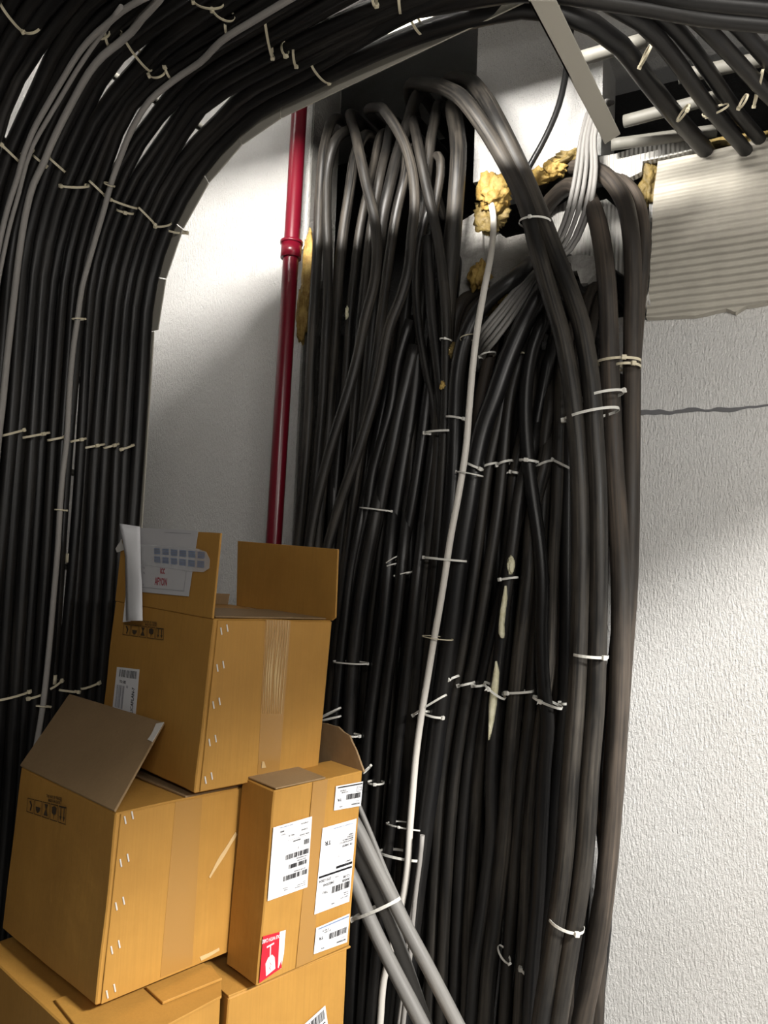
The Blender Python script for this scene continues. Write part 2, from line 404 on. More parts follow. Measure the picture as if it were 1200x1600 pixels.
for k in range(len(ys)-1):
    y = (ys[k][0]+ys[k+1][0])/2
    if any(-.012 < y-g[0] < .046 for g in GAPS): continue
    n2 += 1
    cable(trayrun(y, .013, -.022, S1+1.7, k), .0145, 'black', 'black cable in the rear layer of the curved tray, %s from the right' % ORD[n2], 'rear layer of tray cables', step=.09, sides=8)
# a second, deeper row that shows between the cables
for x0, pts in ((0, [(862, -14), (930, -4), (1010, 8), (1100, 24), (1200, 34), (1330, 44)]), (1, [(960, -30), (1060, -8), (1200, 8), (1320, 20)])):
    P = [hit(px, py, 2, TZ-.075) for px, py in pts]
    P = [P[0]+Vector((-.35, -.02, .06))]+P
    cable(P, .024, 'black', ('thick black cable running level along the top right edge under the tray' if x0 == 0 else 'black cable just above the level one at the top right'), None)
for nm, r, pts, lab in (
    ('thin_cable', .0075, [(245, -12), (220, 0), (190, 18), (168, 37), (150, 52), (125, 80), (100, 120), (75, 162), (50, 208), (38, 238), (28, 275), (12, 325), (-2, 385), (-15, 480), (-30, 700)], 'pale grey cable, outer of the twisted pair over the left tray bend'),
    ('thin_cable', .006, [(190, 10), (168, 40), (148, 68), (120, 110), (95, 152), (70, 194), (52, 226), (41, 256), (30, 300), (16, 350), (4, 405), (-12, 500), (-30, 720)], 'pale grey cable, inner of the twisted pair over the left tray bend'),
    ('thin_cable', .0095, [(262, -20), (248, 0), (222, 28), (205, 50), (185, 68), (160, 88), (140, 112), (118, 150), (98, 188), (78, 230), (68, 255), (52, 288), (42, 325), (33, 375), (27, 420), (20, 480), (12, 550), (4, 630), (-4, 700), (-12, 900)], 'thicker pale grey cable right of the twisted pair on the tray bend'),
    ('thin_cable', .0085, [(500, -30), (450, 0), (400, 30), (345, 65), (312, 98), (285, 116), (258, 136), (234, 157), (214, 187), (198, 220), (188, 246), (175, 282), (164, 322), (150, 370), (138, 412), (128, 450), (122, 492), (115, 540), (110, 590), (107, 640), (104, 690), (98, 740), (94, 790), (90, 860), (84, 930), (78, 1000), (72, 1060), (66, 1110), (56, 1170), (40, 1300), (30, 1450)], 'long pale grey cable snaking down the middle of the left tray')):
    cable([rhit(px, py, .048) for px, py in pts], r, 'pale', lab, None, nm, 10)

# ------------------------------------------------------------------ cables coming out of the wall
def wc(pts, w, off, mat, label, group=None, ext=True, name='power_cable', sides=14, step=.03, start=None, cat='cable'):
    """pixels on the wall plane, shifted off metres towards the room; w = width in pixels"""
    P = []
    for q in pts:
        P.append(onw(q[0], q[1], q[2] if len(q) > 2 else off))
    r = w/2/FPX*depth(P[len(P)//2])
    if start: P = [P[0]+Vector(start)]+P
    if ext:
        a, b_ = P[-2], P[-1]; d = b_-a
        k = (b_.z-.0)/max(.15, -d.z) if d.z < 0 else 0
        P.append(Vector((b_.x+d.x*min(k, 1.5), b_.y, 0.0)))
    return cable(P, r, mat, label, group, name, sides, step, cat)
IN = (0, .32, .02); IN2 = (0, .35, -.02)
G1 = 'cables spilling from the tall dark opening'
wc([(522, 186, .02), (507, 228), (500, 300), (496, 390), (491, 470), (486, 560), (482, 650), (476, 740), (470, 810), (464, 870), (455, 1000), (448, 1200)], 16, .10, 'dusty', 'leftmost dusty cable beside the red pipe and yellow foam strip', G1, start=IN)
wc([(544, 204, .02), (524, 220), (513, 260), (510, 320), (512, 400), (511, 480), (508, 540), (503, 640), (496, 720), (488, 800), (478, 900), (466, 1100)], 16, .09, 'dusty', 'dusty cable second from the left of the opening, hooked at its top', G1, start=IN)
wc([(566, 215, 0), (556, 240, .03), (546, 300), (536, 365), (529, 440), (524, 520), (518, 600), (512, 680), (502, 780), (490, 900), (478, 1100)], 17, .06, 'dusty', 'dusty cable third from the left, behind the crossing cable', G1, start=IN)
wc([(596, 210, -.05), (583, 262, 0), (572, 310), (562, 360), (553, 430), (546, 500), (540, 590), (530, 700), (517, 830), (500, 1000), (490, 1150)], 14, .05, 'dusty', 'slim dusty cable deep behind the crossing cable', G1, start=IN)
wc([(547, 178, -.02), (554, 205, .06), (563, 245), (574, 295), (585, 340), (589, 390), (585, 440), (570, 500), (558, 560), (546, 605), (517, 698), (492, 800), (482, 860), (470, 960), (460, 1100)], 17, .165, 'dusty', 'pale-topped cable crossing over its neighbours left of centre of the opening', G1, start=IN)
wc([(612, 192, -.03), (604, 230, .02), (594, 275), (586, 320), (578, 370), (570, 440), (562, 520), (555, 620), (545, 740), (532, 860), (515, 1000), (505, 1150)], 15, .075, 'dusty', 'dusty cable just right of the crossing cable', G1, start=IN)
wc([(652, 150, -.05), (638, 190, .0), (622, 240, .03), (607, 300), (597, 345), (590, 420), (583, 500), (574, 600), (560, 740), (545, 880), (528, 1050)], 20, .07, 'dusty', 'thick dusty cable leaning left under the arched one', G1, start=IN)
wc([(575, 172, -.02), (590, 168, .06), (606, 180), (624, 208), (638, 242), (646, 280), (648, 320), (643, 370), (636, 430), (624, 470), (612, 500), (590, 600), (561, 700), (527, 800), (512, 855), (500, 920), (488, 1050), (480, 1200)], 17, .175, 'dusty', 'arched cable with bright bend at the centre of the tall opening', G1, start=IN)
wc([(640, 232, 0), (632, 280), (620, 330), (610, 390), (600, 465), (590, 540), (578, 620), (562, 720), (545, 840), (528, 980), (515, 1120)], 16, .10, 'dusty', 'dark cable half hidden under the arched cable', G1, start=IN)
wc([(645, 185, -.03), (649, 205, .05), (656, 240), (665, 285), (676, 335), (686, 385), (693, 440), (697, 500), (697, 560), (696, 640), (690, 760), (680, 900), (665, 1060), (650, 1220)], 17, .16, 'dusty', 'bright cable running right of the arch down to a small tie', G1, start=IN)
wc([(684, 165, -.05), (678, 195, 0), (672, 228), (668, 262), (664, 300), (655, 350), (640, 440), (628, 540), (615, 660), (600, 800), (580, 980)], 17, .07, 'dusty', 'pale-topped cable behind the one right of the arch', G1, start=IN)
wc([(676, 262, .0), (681, 244, .06), (688, 250), (688, 275), (683, 305), (676, 345), (668, 400), (660, 480), (650, 600), (640, 760), (625, 920), (610, 1100)], 14, .10, 'dusty', 'short looped cable end at the right of the tall opening', G1, start=(-.03, .2, -.12))
wc([(708, 165, -.03), (714, 205, .04), (716, 250), (712, 310), (707, 380), (701, 450), (697, 520), (690, 620), (680, 760), (665, 900), (650, 1080)], 27, .12, 'dusty', 'broad upright cable at the right side of the tall opening', G1, start=IN)
wc([(672, 320), (662, 350), (653, 395), (650, 450), (654, 510), (665, 575), (675, 625), (681, 675), (683, 750), (680, 825), (672, 900), (660, 1000), (650, 1100)], 14, .13, 'black', 'slim black cable bowing left above the short white tie', G1)
wc([(668, 370), (670, 420), (675, 500), (685, 580), (691, 640), (696, 700), (696, 760), (690, 850), (680, 950), (668, 1080), (655, 1200), (640, 1320)], 18, .15, 'black', 'black cable with a yellow foam speck left of the white cable', G1)
G2 = 'lower bundle left of the white cable'
lb = [
    ([(640, 500), (622, 562), (610, 637), (595, 690), (582, 740), (575, 787), (562, 850), (552, 900), (540, 980), (530, 1050), (522, 1150)], 14, .14, 'slim shiny black cable left end of the thin tie above the open box'),
    ([(648, 540), (636, 590), (622, 650), (612, 700), (602, 745), (590, 812), (577, 875), (562, 960), (552, 1040), (546, 1110), (540, 1230)], 20, .13, 'scuffed black cable under the middle of that thin tie above the open box'),
    ([(655, 540), (648, 600), (640, 660), (628, 730), (617, 800), (608, 870), (596, 950), (586, 1050), (576, 1150), (568, 1300)], 22, .11, 'broad black cable right of the thin tie above the open box'),
    ([(668, 620), (656, 710), (645, 780), (632, 850), (620, 930), (608, 1040), (598, 1150), (590, 1250), (582, 1380)], 17, .13, 'black cable with loose double tie halfway down the left bundle'),
    ([(678, 690), (666, 780), (654, 870), (642, 960), (630, 1060), (618, 1180), (606, 1300), (598, 1420)], 17, .13, 'black cable left of the tie that holds the white cable'),
    ([(560, 830), (550, 880), (538, 975), (528, 1075), (518, 1180)], 15, .15, 'black cable crossed by the thin tie right of the upper box'),
    ([(582, 830), (572, 880), (560, 960), (549, 1060), (545, 1150), (540, 1260)], 21, .15, 'black cable beside the upper box, right half of its thin tie'),
    ([(690, 760), (680, 860), (668, 940), (655, 1030), (643, 1120), (632, 1220), (622, 1320), (612, 1430)], 18, .12, 'black cable just left of the white cable near the forked tie'),
    ([(606, 890), (598, 975), (586, 1060), (577, 1130), (570, 1210), (562, 1330)], 20, .16, 'black cable above the raised flap of the lower box'),
    ([(628, 880), (618, 975), (606, 1060), (596, 1140), (589, 1225), (580, 1350)], 18, .16, 'black cable with the small round-headed tie above the labelled box'),
    ([(652, 900), (641, 1000), (629, 1100), (620, 1180), (611, 1280), (604, 1340), (592, 1450), (582, 1560)], 18, .17, 'black cable at the left end of the sagging tie'),
]
for pts, w, off, lab in lb:
    if pts[0][1] > 580:                               # these rise behind their neighbours
        (xa, ya), (xb, yb) = pts[0], pts[1]; k_ = (xb-xa)/(yb-ya)
        pts = [(xa-k_*330-4, ya-330, -.12), (xa-k_*250, ya-250, .03), (xa-k_*130, ya-130, max(.04, off-.07))]+pts
    wc(pts, w, off, 'black', lab, G2)
G3 = 'bundle fanning out of the foam-filled hole'
wc([(838, 408, .03), (800, 438), (765, 466), (741, 496), (724, 536), (714, 587), (711, 640), (710, 693), (706, 773), (699, 850), (690, 930), (681, 1020), (672, 1120), (662, 1200), (650, 1290), (638, 1380), (622, 1500), (610, 1600)], 25, .17, 'black', 'shiny black cable sweeping left behind the top of the white cable', G3, start=(.12, .2, .05))
wc([(742, 462, -.02), (722, 472, .06), (711, 500), (707, 545), (704, 600), (704, 680), (700, 780)], 20, .07, 'brown', 'short brown bend under the foam left of the white cable', G3, start=IN2)
wc([(758, 466, 0), (738, 482, .06), (727, 512), (720, 550), (716, 620), (714, 720)], 17, .10, 'brown', 'second brown bend under the foam, nearer the white cable', G3, start=IN2)
wc([(868, 424, .05), (846, 456), (818, 506), (793, 562), (772, 622), (755, 668), (743, 720), (732, 790), (722, 850), (712, 920), (704, 990), (694, 1060), (686, 1120), (676, 1200), (662, 1300), (650, 1390), (640, 1480), (630, 1600)], 30, .185, 'black', 'thick glossy black cable sweeping left across the bundle under the grey wires', G3, start=(.1, .22, .06))
rest = [
    ([(784, 490, .0), (772, 530), (762, 570), (752, 620), (744, 690), (736, 780), (724, 880), (712, 980), (700, 1080)], 20, .10, 'brown', 'brown cable with small tie behind the glossy sweeping cable'),
    ([(806, 486, .0), (797, 530), (790, 590), (782, 648), (771, 693), (762, 735), (753, 800), (740, 900), (722, 1020), (704, 1120), (692, 1200), (684, 1300), (676, 1450), (670, 1600)], 19, .125, 'dusty', 'cable immediately right of the white cable at the upper tie row'),
    ([(826, 500, .0), (813, 560), (799, 613), (791, 667), (786, 720), (778, 795), (765, 880), (745, 1000), (724, 1120), (712, 1200), (703, 1300), (694, 1450), (688, 1600)], 19, .13, 'dusty', 'cable in the third tie of the upper tie row'),
    ([(862, 476, .02), (848, 505), (834, 540), (824, 590), (821, 640), (823, 693), (829, 750), (836, 800), (843, 850), (847, 900), (846, 1000), (850, 1080), (855, 1120), (850, 1200), (845, 1300), (840, 1400), (832, 1500), (826, 1600)], 22, .17, 'black', 'glossy black cable crossing to the right below the upper tie row'),
    ([(872, 510, .02), (861, 548), (848, 613), (838, 667), (828, 730), (815, 790), (795, 880), (765, 1010), (742, 1120), (731, 1200), (722, 1300), (714, 1450), (708, 1600)], 18, .12, 'black', 'shiny cable passing behind the crossing one at the upper tie row'),
    ([(868, 560, .02), (858, 640), (851, 693), (852, 740), (849, 800), (842, 900), (835, 1000), (827, 1120), (815, 1220), (808, 1300), (796, 1450), (788, 1600)], 19, .13, 'dusty', 'cable right of the crossing one in the upper tie row'),
    ([(882, 540, .02), (876, 600), (874, 667), (872, 720), (869, 800), (864, 880), (861, 980), (857, 1050), (848, 1110), (835, 1200), (826, 1300), (818, 1450), (810, 1600)], 19, .13, 'dusty', 'cable at the right end of the upper tie row'),
    ([(842, 560, .02), (826, 640), (812, 700), (803, 750), (799, 800), (788, 900), (772, 1020), (757, 1120), (748, 1200), (741, 1300), (732, 1450), (727, 1600)], 20, .11, 'dusty', 'cable left of the cream foam streaks'),
    ([(850, 620, .02), (832, 700), (814, 760), (801, 850), (785, 980), (773, 1100), (768, 1200), (767, 1300), (756, 1400), (742, 1500), (735, 1600)], 20, .15, 'black', 'black cable smeared with cream foam streaks'),
    ([(866, 640, .02), (852, 720), (836, 790), (825, 900), (812, 1020), (802, 1120), (795, 1200), (788, 1300), (775, 1420), (765, 1500), (758, 1600)], 25, .14, 'dusty', 'broad dusty cable right of the cream foam streaks'),
    ([(890, 560, .03), (888, 640), (886, 760), (885, 880), (884, 1000), (880, 1120), (868, 1250), (862, 1350), (852, 1450), (840, 1600)], 20, .11, 'black', 'recessed black cable left of the thick pair'),
    ([(905, 470, 0), (893, 520), (884, 580), (879, 660), (878, 760), (876, 900), (870, 1100)], 14, .06, 'brown', 'brown cable emerging beneath the broken plaster, left'),
    ([(925, 452, 0), (910, 500), (902, 560), (898, 640), (896, 760)], 16, .06, 'brown', 'brown cable emerging beneath the broken plaster, middle'),
    ([(938, 460, 0), (926, 510), (918, 570), (914, 660)], 14, .06, 'brown', 'brown cable emerging beneath the broken plaster, right'),
]
for pts, w, off, mt, lab in rest: wc(pts, w, off, mt, lab, G3, start=(.02, .25, .03))
# cables lying deeper, seen only as dark strips between the others
dp = [(505, 455), (530, 480), (555, 508), (580, 532), (604, 556), (628, 580), (652, 600), (676, 622), (700, 645), (722, 668), (745, 690), (768, 715), (790, 738), (812, 760), (836, 784), (858, 806), (880, 826), (902, 846), (926, 872), (948, 896), (976, 930)]
for i, (xa, xb) in enumerate(dp):
    j = random.uniform(-6, 6)
    wc([(xa+j, 530, -.12), (xa+j-2, 600, .0), (xa+j*.5-8, 750), ((xa+xb)/2+10, 1000), ((xa+xb)/2-12+j, 1200), (xb+18, 1400), (xb, 1600)], 19, .045, 'black', 'deep black cable against the wall, %s from the left' % ORD[i+1], 'deep cables against the wall', step=.08, sides=10)
G4 = 'thick right-hand cables'
wc([(640, 138, -.12), (664, 132, 0), (700, 140, .16), (736, 170), (767, 215), (796, 265), (821, 318), (840, 390), (861, 465), (877, 520), (888, 573), (896, 627), (902, 690), (906, 760), (908, 840), (907, 920), (905, 1000), (901, 1090), (893, 1200), (881, 1350), (871, 1430), (860, 1500), (845, 1600)], 28, .30, 'dusty', 'left of the two thick cables arching out over the whole bundle', G4, start=(-.06, .2, -.04))
wc([(700, 128, -.1), (728, 126, 0), (752, 146, .16), (778, 190), (803, 240), (828, 296), (850, 350), (871, 404), (891, 455), (908, 507), (918, 560), (925, 613), (929, 680), (933, 747), (935, 830), (935, 920), (933, 1000), (930, 1100), (922, 1200), (911, 1350), (899, 1430), (887, 1500), (871, 1600)], 29, .285, 'dusty', 'right of the two thick cables arching out over the whole bundle', G4, start=(-.06, .2, -.04))
wc([(838, 352, -.10), (862, 312, -.05), (888, 291, .0), (911, 299, .06), (929, 332, .11), (940, 378, .16), (947, 430), (951, 500), (953, 580), (956, 650), (960, 730), (966, 820), (970, 920), (969, 1020), (966, 1110), (961, 1200), (949, 1350), (940, 1430), (927, 1510), (908, 1600)], 30, .205, 'brown', 'thick brown-topped cable bending out beside the grey wires', G4)
wc([(842, 300, -.12), (868, 272, -.06), (895, 261, -.01), (924, 264, .04), (953, 281, .09), (974, 312, .12), (985, 360), (989, 430), (988, 520), (987, 620), (986, 720), (985, 820), (982, 920), (975, 1020), (968, 1120), (960, 1240), (945, 1380), (925, 1500), (912, 1600)], 28, .15, 'brown', 'thick brown cable with the widest bend, against the right wall', G4)
wc([(900, 278, -.1), (940, 268, -.03), (972, 281, .03), (995, 309, .06), (1005, 350), (1006, 400), (1001, 450), (995, 520), (990, 600), (986, 720), (978, 900), (960, 1100)], 20, .075, 'brown', 'rearmost brown cable half hidden at the ribbed board edge', G4)
# light wires
wc([(766, 300, -.03), (771, 340, .05), (768, 392, .12), (757, 450, .2), (745, 520), (738, 580), (733, 640), (728, 700), (717, 770), (704, 840), (695, 900), (686, 955), (678, 1000), (668, 1060), (658, 1120), (650, 1180), (644, 1250), (640, 1300), (637, 1350), (632, 1390), (625, 1425), (612, 1480), (600, 1530), (594, 1600)], 10.8, .245, 'whitec', 'white cable running the full height over the black bundle', name='white_cable', start=(0, .1, .02))
GW = 'thin grey wires from the foam-filled hole'
for i in range(5):
    d = (0, 7, 15, 24, 30)[i]; e2 = (0, 6, 10, 17, 23)[i]
    wc([(918+d*.8, 178-d*.4, .10), (908+d*.7, 215), (901+d, 262), (893+d*1.1, 305), (880+d*1.1, 350), (862+d, 390), (840+d*.6, 420-d*.2, .12), (812+e2*.6, 445+e2*.6, .15), (780+e2*.7, 482+e2*.9, .19), (757+e2*.7, 510+e2, .20), (744+e2*.5, 540+e2*.8, .12), (738+e2, 580, .06)], 7.5, .12, 'greyc',
       'thin grey wire, %s from the left where they drop behind the branch tray' % ORD[i+1], GW, ext=False, name='thin_wire', sides=8, start=(.0, .15, .10), cat='wire')
wc([(893, 40), (889, 75), (884, 115), (873, 165), (852, 215), (826, 262), (805, 300)], 10, .12, 'blackthin', 'single thin black cable hanging across the white panel', ext=False, name='thin_cable', sides=10, start=(.02, 0, .15))
GD = 'grey cables slanting out from behind the labelled box'
for pts, w, off, lab in (
    ([(520, 1300), (540, 1350), (556, 1383), (578, 1437), (608, 1500), (640, 1562), (662, 1605), (690, 1660)], 23, .46, 'lowest slanting grey cable beside the labelled box'),
    ([(525, 1270), (545, 1308), (560, 1338), (583, 1382), (608, 1437), (634, 1507), (650, 1555), (668, 1610), (690, 1670)], 21, .41, 'middle slanting grey cable beside the labelled box'),
    ([(530, 1240), (548, 1275), (562, 1300), (586, 1350), (611, 1400), (637, 1452), (667, 1508), (700, 1572), (722, 1615), (750, 1670)], 22, .45, 'upper thick slanting grey cable beside the labelled box'),
    ([(545, 1225), (562, 1262), (583, 1312), (603, 1362), (621, 1402), (650, 1465), (682, 1524), (714, 1592), (750, 1670)], 8, .44, 'thinnest slanting grey cable above the thick ones')):
    wc(pts, w, off, 'greyc', lab, GD, ext=False, name='grey_cable')
for pts, w, lab in (([(660, 1305), (656, 1345), (650, 1390), (645, 1440), (641, 1490), (634, 1560), (628, 1620)], 8, 'thin pale wire right of the white cable near the sagging tie'),
                    ([(650, 1385), (643, 1430), (637, 1470), (632, 1530), (622, 1610)], 6, 'thinner pale wire beside the white cable bend')):
    wc(pts, w, .26, 'pale', lab, None, ext=False, name='thin_wire', sides=8, cat='wire')

# ------------------------------------------------------------------ cable ties
def tie(a, b, n, bulge, label, head=.5, w=.0065, group=None, mat='tie', tail=0.0, sag=0.0):
    a, b, n = Vector(a), Vector(b), Vector(n).normalized()
    c = (a+b)/2; e = (b-a); L = e.length/2; e.normalize(); n = (n-e*n.dot(e)).normalized(); t = e.cross(n)
    root = empty('cable_tie', c); tag(root, label, 'cable tie', group); root['category'] = 'cable tie'
    V = []; F = []; N = 28
    def pt(th): 
        p = c+e*(L*math.cos(th))+n*(bulge*math.sin(th)); return p+t*(sag*max(0, math.sin(th)))
    for i in range(N):
        th = 2*math.pi*i/N; p = pt(th); o = (e*(math.cos(th)/max(L, .004))+n*(math.sin(th)/max(bulge, .004))).normalized()
        V += [p-t*w/2, p+t*w/2, p+t*w/2+o*.0016, p-t*w/2+o*.0016]
    for i in range(N):
        j = (i+1) % N
        for k in range(4): F.append((i*4+k, i*4+(k+1) % 4, j*4+(k+1) % 4, j*4+k))
    obj('strap', mesh(V, F), M[mat], root)
    th = math.pi*(1-min(max(head, .04), .96)); p = pt(th); o = (e*(math.cos(th)/L)+n*(math.sin(th)/bulge)).normalized(); q = o.cross(t)
    h = box(p-t*w*.85-q*w*.9-o*.001, t*w*1.7, q*w*1.8, o*w*1.3, .0011, 1)
    obj('head', h, M['tiey'] if mat == 'tiey' else M['tie'], root)
    if tail:
        d = (o*.6+t*.5+e*.3*(1 if head > .5 else -1)).normalized()
        obj('tail', box(p+o*.004-t*w*.4, t*w*.8, d*tail, d.cross(t).normalized()*.0014), M[mat], root)
    return root
def wtie(x0, y0, x1, y1, off, label, head=.5, bulge=.028, w=.0075, **k):
    return tie(onw(x0, y0, off), onw(x1, y1, off), (.0, -1, 0), bulge, label, head, w, **k)
UP = 'ties of the upper row across the right bundle'
for i, (x0, y0, x1, y1, h, off) in enumerate([(731, 724, 754, 734, .8, .20), (755, 731, 779, 724, .1, .14), (779, 727, 801, 720, .06, .14), (800, 738, 816, 741, .1, .13), (812, 719, 841, 722, .5, .175), (838, 731, 864, 720, .05, .14), (865, 719, 889, 731, .06, .14)]):
    wtie(x0, y0, x1, y1, off, 'white tie, %s from the left in the upper row beside the white cable' % ORD[i+1], h, group=UP, tail=.012 if i % 2 else 0)
LO = 'ties of the lower row across the right bundle'
for i, (x0, y0, x1, y1, h, off) in enumerate([(697, 1065, 716, 1056, .5, .17), (718, 1071, 741, 1066, .06, .14), (741, 1071, 758, 1070, .06, .14), (757, 1066, 789, 1092, .4, .165), (787, 1082, 833, 1080, .3, .155), (833, 1088, 878, 1107, .4, .175), (877, 1098, 893, 1098, .06, .13)]):
    wtie(x0, y0, x1, y1, off, 'white tie, %s from the left in the lower row below the cream foam' % ORD[i+1], h, group=LO, tail=.012 if i in (3, 5) else 0)
for a in (
    (933, 568, 1001, 563, .20, 'wide yellowed tie round the two brown cables at the right edge', .62, .05, .008, 'tiey'),
    (958, 574, 1001, 572, .185, 'yellowed tie directly under the widest tie at the right edge', .7, .045, .008, 'tiey'),
    (909, 626, 974, 611, .26, 'white slanted tie below the yellowed pair, head at its right end', .97, .05, .008, 'tie'),
    (882, 657, 967, 638, .28, 'longest white slanted tie on the thick cables, head at its left end', .03, .055, .008, 'tie'),
    (894, 1021, 950, 1027, .295, 'white tie round the thick pair halfway down the right side', .82, .045, .008, 'tie'),
    (812, 350, 860, 345, .30, 'white tie round the two thick arching cables near the foam', .48, .042, .006, 'tie'),
    (858, 1430, 912, 1455, .295, 'white tie round the thick pair near the bottom right', .76, .045, .008, 'tie'),
    (665, 677, 720, 674, .165, 'white tie left of the white cable with its head at left', .04, .034, .007, 'tie'),
    (698, 652, 725, 655, .175, 'short white tie directly left of the white cable above a longer one', .92, .03, .007, 'tie'),
    (688, 531, 705, 532, .165, 'tiny grey-white tie on the bright cable at mid height', .6, .022, .005, 'tie'),
    (720, 531, 746, 524, .20, 'hair-thin tie at the upper bend of the white cable', .9, .03, .003, 'tiey'),
    (751, 558, 774, 551, .14, 'curved tie just right of the upper white cable', .04, .026, .006, 'tie'),
    (815, 552, 829, 556, .14, 'small dull tie behind the glossy cable', .1, .02, .005, 'tiey'),
    (714, 737, 754, 744, .235, 'thin tie crossing the white cable under the upper tie row', .1, .03, .004, 'tie'),
    (563, 793, 612, 799, .15, 'thin tie on the slim black cables above the open upper box', .96, .03, .005, 'tie'),
    (601, 884, 623, 869, .16, 'upper prong of the loose double tie in the left bundle', .95, .02, .004, 'tie'),
    (601, 887, 623, 880, .16, 'lower prong of the loose double tie in the left bundle', .95, .02, .004, 'tie'),
    (617, 900, 646, 893, .16, 'thin dark-shaded tie right below the loose double tie', .15, .02, .004, 'tie'),
    (664, 871, 728, 877, .22, 'long tie behind the white cable with head at left, lower middle', .05, .04, .0065, 'tie'),
    (522, 1033, 575, 1037, .17, 'long thin tie right of the upper box edge', .97, .035, .005, 'tie'),
    (661, 993, 707, 1000, .235, 'thin yellowed tie holding the white cable at half height', .6, .035, .003, 'tiey'),
    (538, 1147, 562, 1150, .18, 'small tie above the raised carton flap', .95, .025, .006, 'tie'),
    (576, 1221, 599, 1224, .19, 'small tie with centred head above the labelled box', .6, .025, .006, 'tie'),
    (605, 1286, 661, 1298, .20, 'thin sagging tie across the white cable beside the labelled box', .5, .045, .0045, 'tie'),
    (593, 1330, 657, 1345, .20, 'thick sagging tie under the thin one beside the labelled box', .02, .05, .008, 'tie'),
    (553, 1434, 624, 1404, .45, 'tie bundling the slanting grey cables beside the labelled box', .06, .035, .009, 'tie'),
    (779, 1478, 796, 1504, .165, 'loose curled tie in the lower bundle with head at its bottom', .95, .022, .006, 'tie'),
    (815, 1512, 844, 1530, .15, 'bulky-headed tie near the bottom of the right bundle', .12, .022, .008, 'tie'),
    (780, 906, 809, 902, .165, 'tie between the two upper cream foam streaks', .25, .02, .007, 'tie'),
    (647, 1117, 697, 1086, .22, 'upper arm of the forked tie behind the white cable', .03, .03, .0065, 'tie'),
    (662, 1112, 692, 1121, .22, 'lower arm of the forked tie behind the white cable', .93, .028, .007, 'tie'),
    (500, 1122, 532, 1106, .20, 'slanted tie end beside the upper box lower right corner', .04, .02, .006, 'tie'),
    (502, 1126, 532, 1119, .20, 'flat tie end just below the slanted one beside the upper box', .04, .02, .006, 'tie'),
    (568, 1208, 580, 1196, .20, 'tiny tie stub at the upper right corner of the labelled box', .9, .012, .005, 'tie')):
    wtie(a[0], a[1], a[2], a[3], a[4], a[5], a[6], a[7], a[8], mat=a[9], sag=-.012 if 'sagging' in a[5] else 0)
def rtie(x0, y0, x1, y1, label, head=.5, w=.0065, bulge=.016, group=None, mat='tiey', off=.022):
    a, b = rhit(x0, y0, off), rhit(x1, y1, off); c = (a+b)/2
    n = rnormal(c)
    return tie(a, b, n, bulge, label, head, w, group, mat)
for row, (desc, grp, items) in enumerate((
    ('row across the tray bend', 'ties on the lower tray bend', [(2, 226, 31, 254, .05), (36, 240, 52, 232, .1), (52, 243, 70, 258, .9), (75, 245, 101, 268, .05), (95, 290, 139, 290, .05), (140, 283, 162, 304, .95), (172, 311, 214, 325, .06), (183, 328, 208, 333, .4), (216, 324, 241, 350, .9), (242, 353, 267, 348, .08), (263, 360, 291, 363, .92)]),
    ('row across the straight riser', 'ties across the straight riser', [(2, 681, 36, 672, .9), (35, 684, 77, 676, .6), (75, 688, 103, 682, .7), (110, 690, 134, 685, .5), (130, 700, 163, 694, .5), (162, 700, 185, 693, .5), (185, 703, 209, 695, .2)]),
    ('lowest row behind the cartons', 'ties low on the riser', [(-5, 1094, 45, 1080, .88), (44, 1091, 72, 1080, .08), (72, 1078, 95, 1062, .8), (93, 1078, 122, 1081, .8), (127, 1076, 156, 1064, .7)]))):
    for i, (x0, y0, x1, y1, h) in enumerate(items):
        rtie(x0, y0, x1, y1, 'yellowed tie, %s from the left in the %s' % (ORD[i+1], desc), h, group=grp)
GT = 'ties hanging under the overhead tray'
for i, (x0, y0, x1, y1, h) in enumerate([(0, 4, 36, 47, .93), (36, 47, 62, 41, .05), (146, 54, 171, 50, .1), (164, 52, 170, 68, .9), (190, 48, 206, 44, .3), (195, 60, 236, 110, .05), (234, 116, 258, 110, .05), (258, 104, 269, 120, .05), (303, 0, 349, 6, .05), (333, 14, 366, 28, .05), (352, 38, 358, 53, .92), (414, 28, 426, 88, .95), (440, 72, 450, 80, .6), (458, 78, 463, 100, .92), (486, 97, 514, 127, .95), (582, -8, 588, 4, .9), (623, -10, 627, 20, .95), (639, 20, 663, 53, .95)]):
    rtie(x0, y0, x1, y1, 'yellowed tie under the overhead cables, %s from the left at the top' % ORD[i+1], h, group=GT)
for x0, y0, x1, y1, h, lab in ((862, -12, 874, 20, .95, 'double tie at the corner where the branch tray leaves the overhead tray'), (1017, 72, 1000, 102, .9, 'tie on the nearest branch cable at upper right'), (1077, 165, 1058, 188, .2, 'tie low on the nearest branch cable before the wall'), (1138, 164, 1098, 180, .7, 'tie joining the second and third branch cables'), (1182, 18, 1172, 42, .92, 'tie hanging from the level cable at the top right corner'), (1168, 150, 1155, 166, .9, 'short knobbed tie on the fourth branch cable'), (1192, 110, 1178, 164, .92, 'long knobbed tie at the right edge over the fourth branch cable')):
    a, b = hit(x0, y0, 2, TZ-.05), hit(x1, y1, 2, TZ-.05); tie(a, b, (0, -.5, -1), .014, lab, h, .006, None, 'tiey')
for x0, y0, x1, y1, lab in ((113, 498, 133, 499, 'thin clip tie on the long pale grey cable above the riser tie row'), (86, 796, 104, 798, 'thin clip tie on the long pale grey cable below the riser tie row'), (57, 1103, 79, 1104, 'thin clip tie on the long pale grey cable beside the lower carton flap'), (163, 286, 178, 290, 'thin clip tie on the long pale grey cable at the bend')):
    rtie(x0, y0, x1, y1, lab, .8, .0035, .012, None, 'tiey', .05)

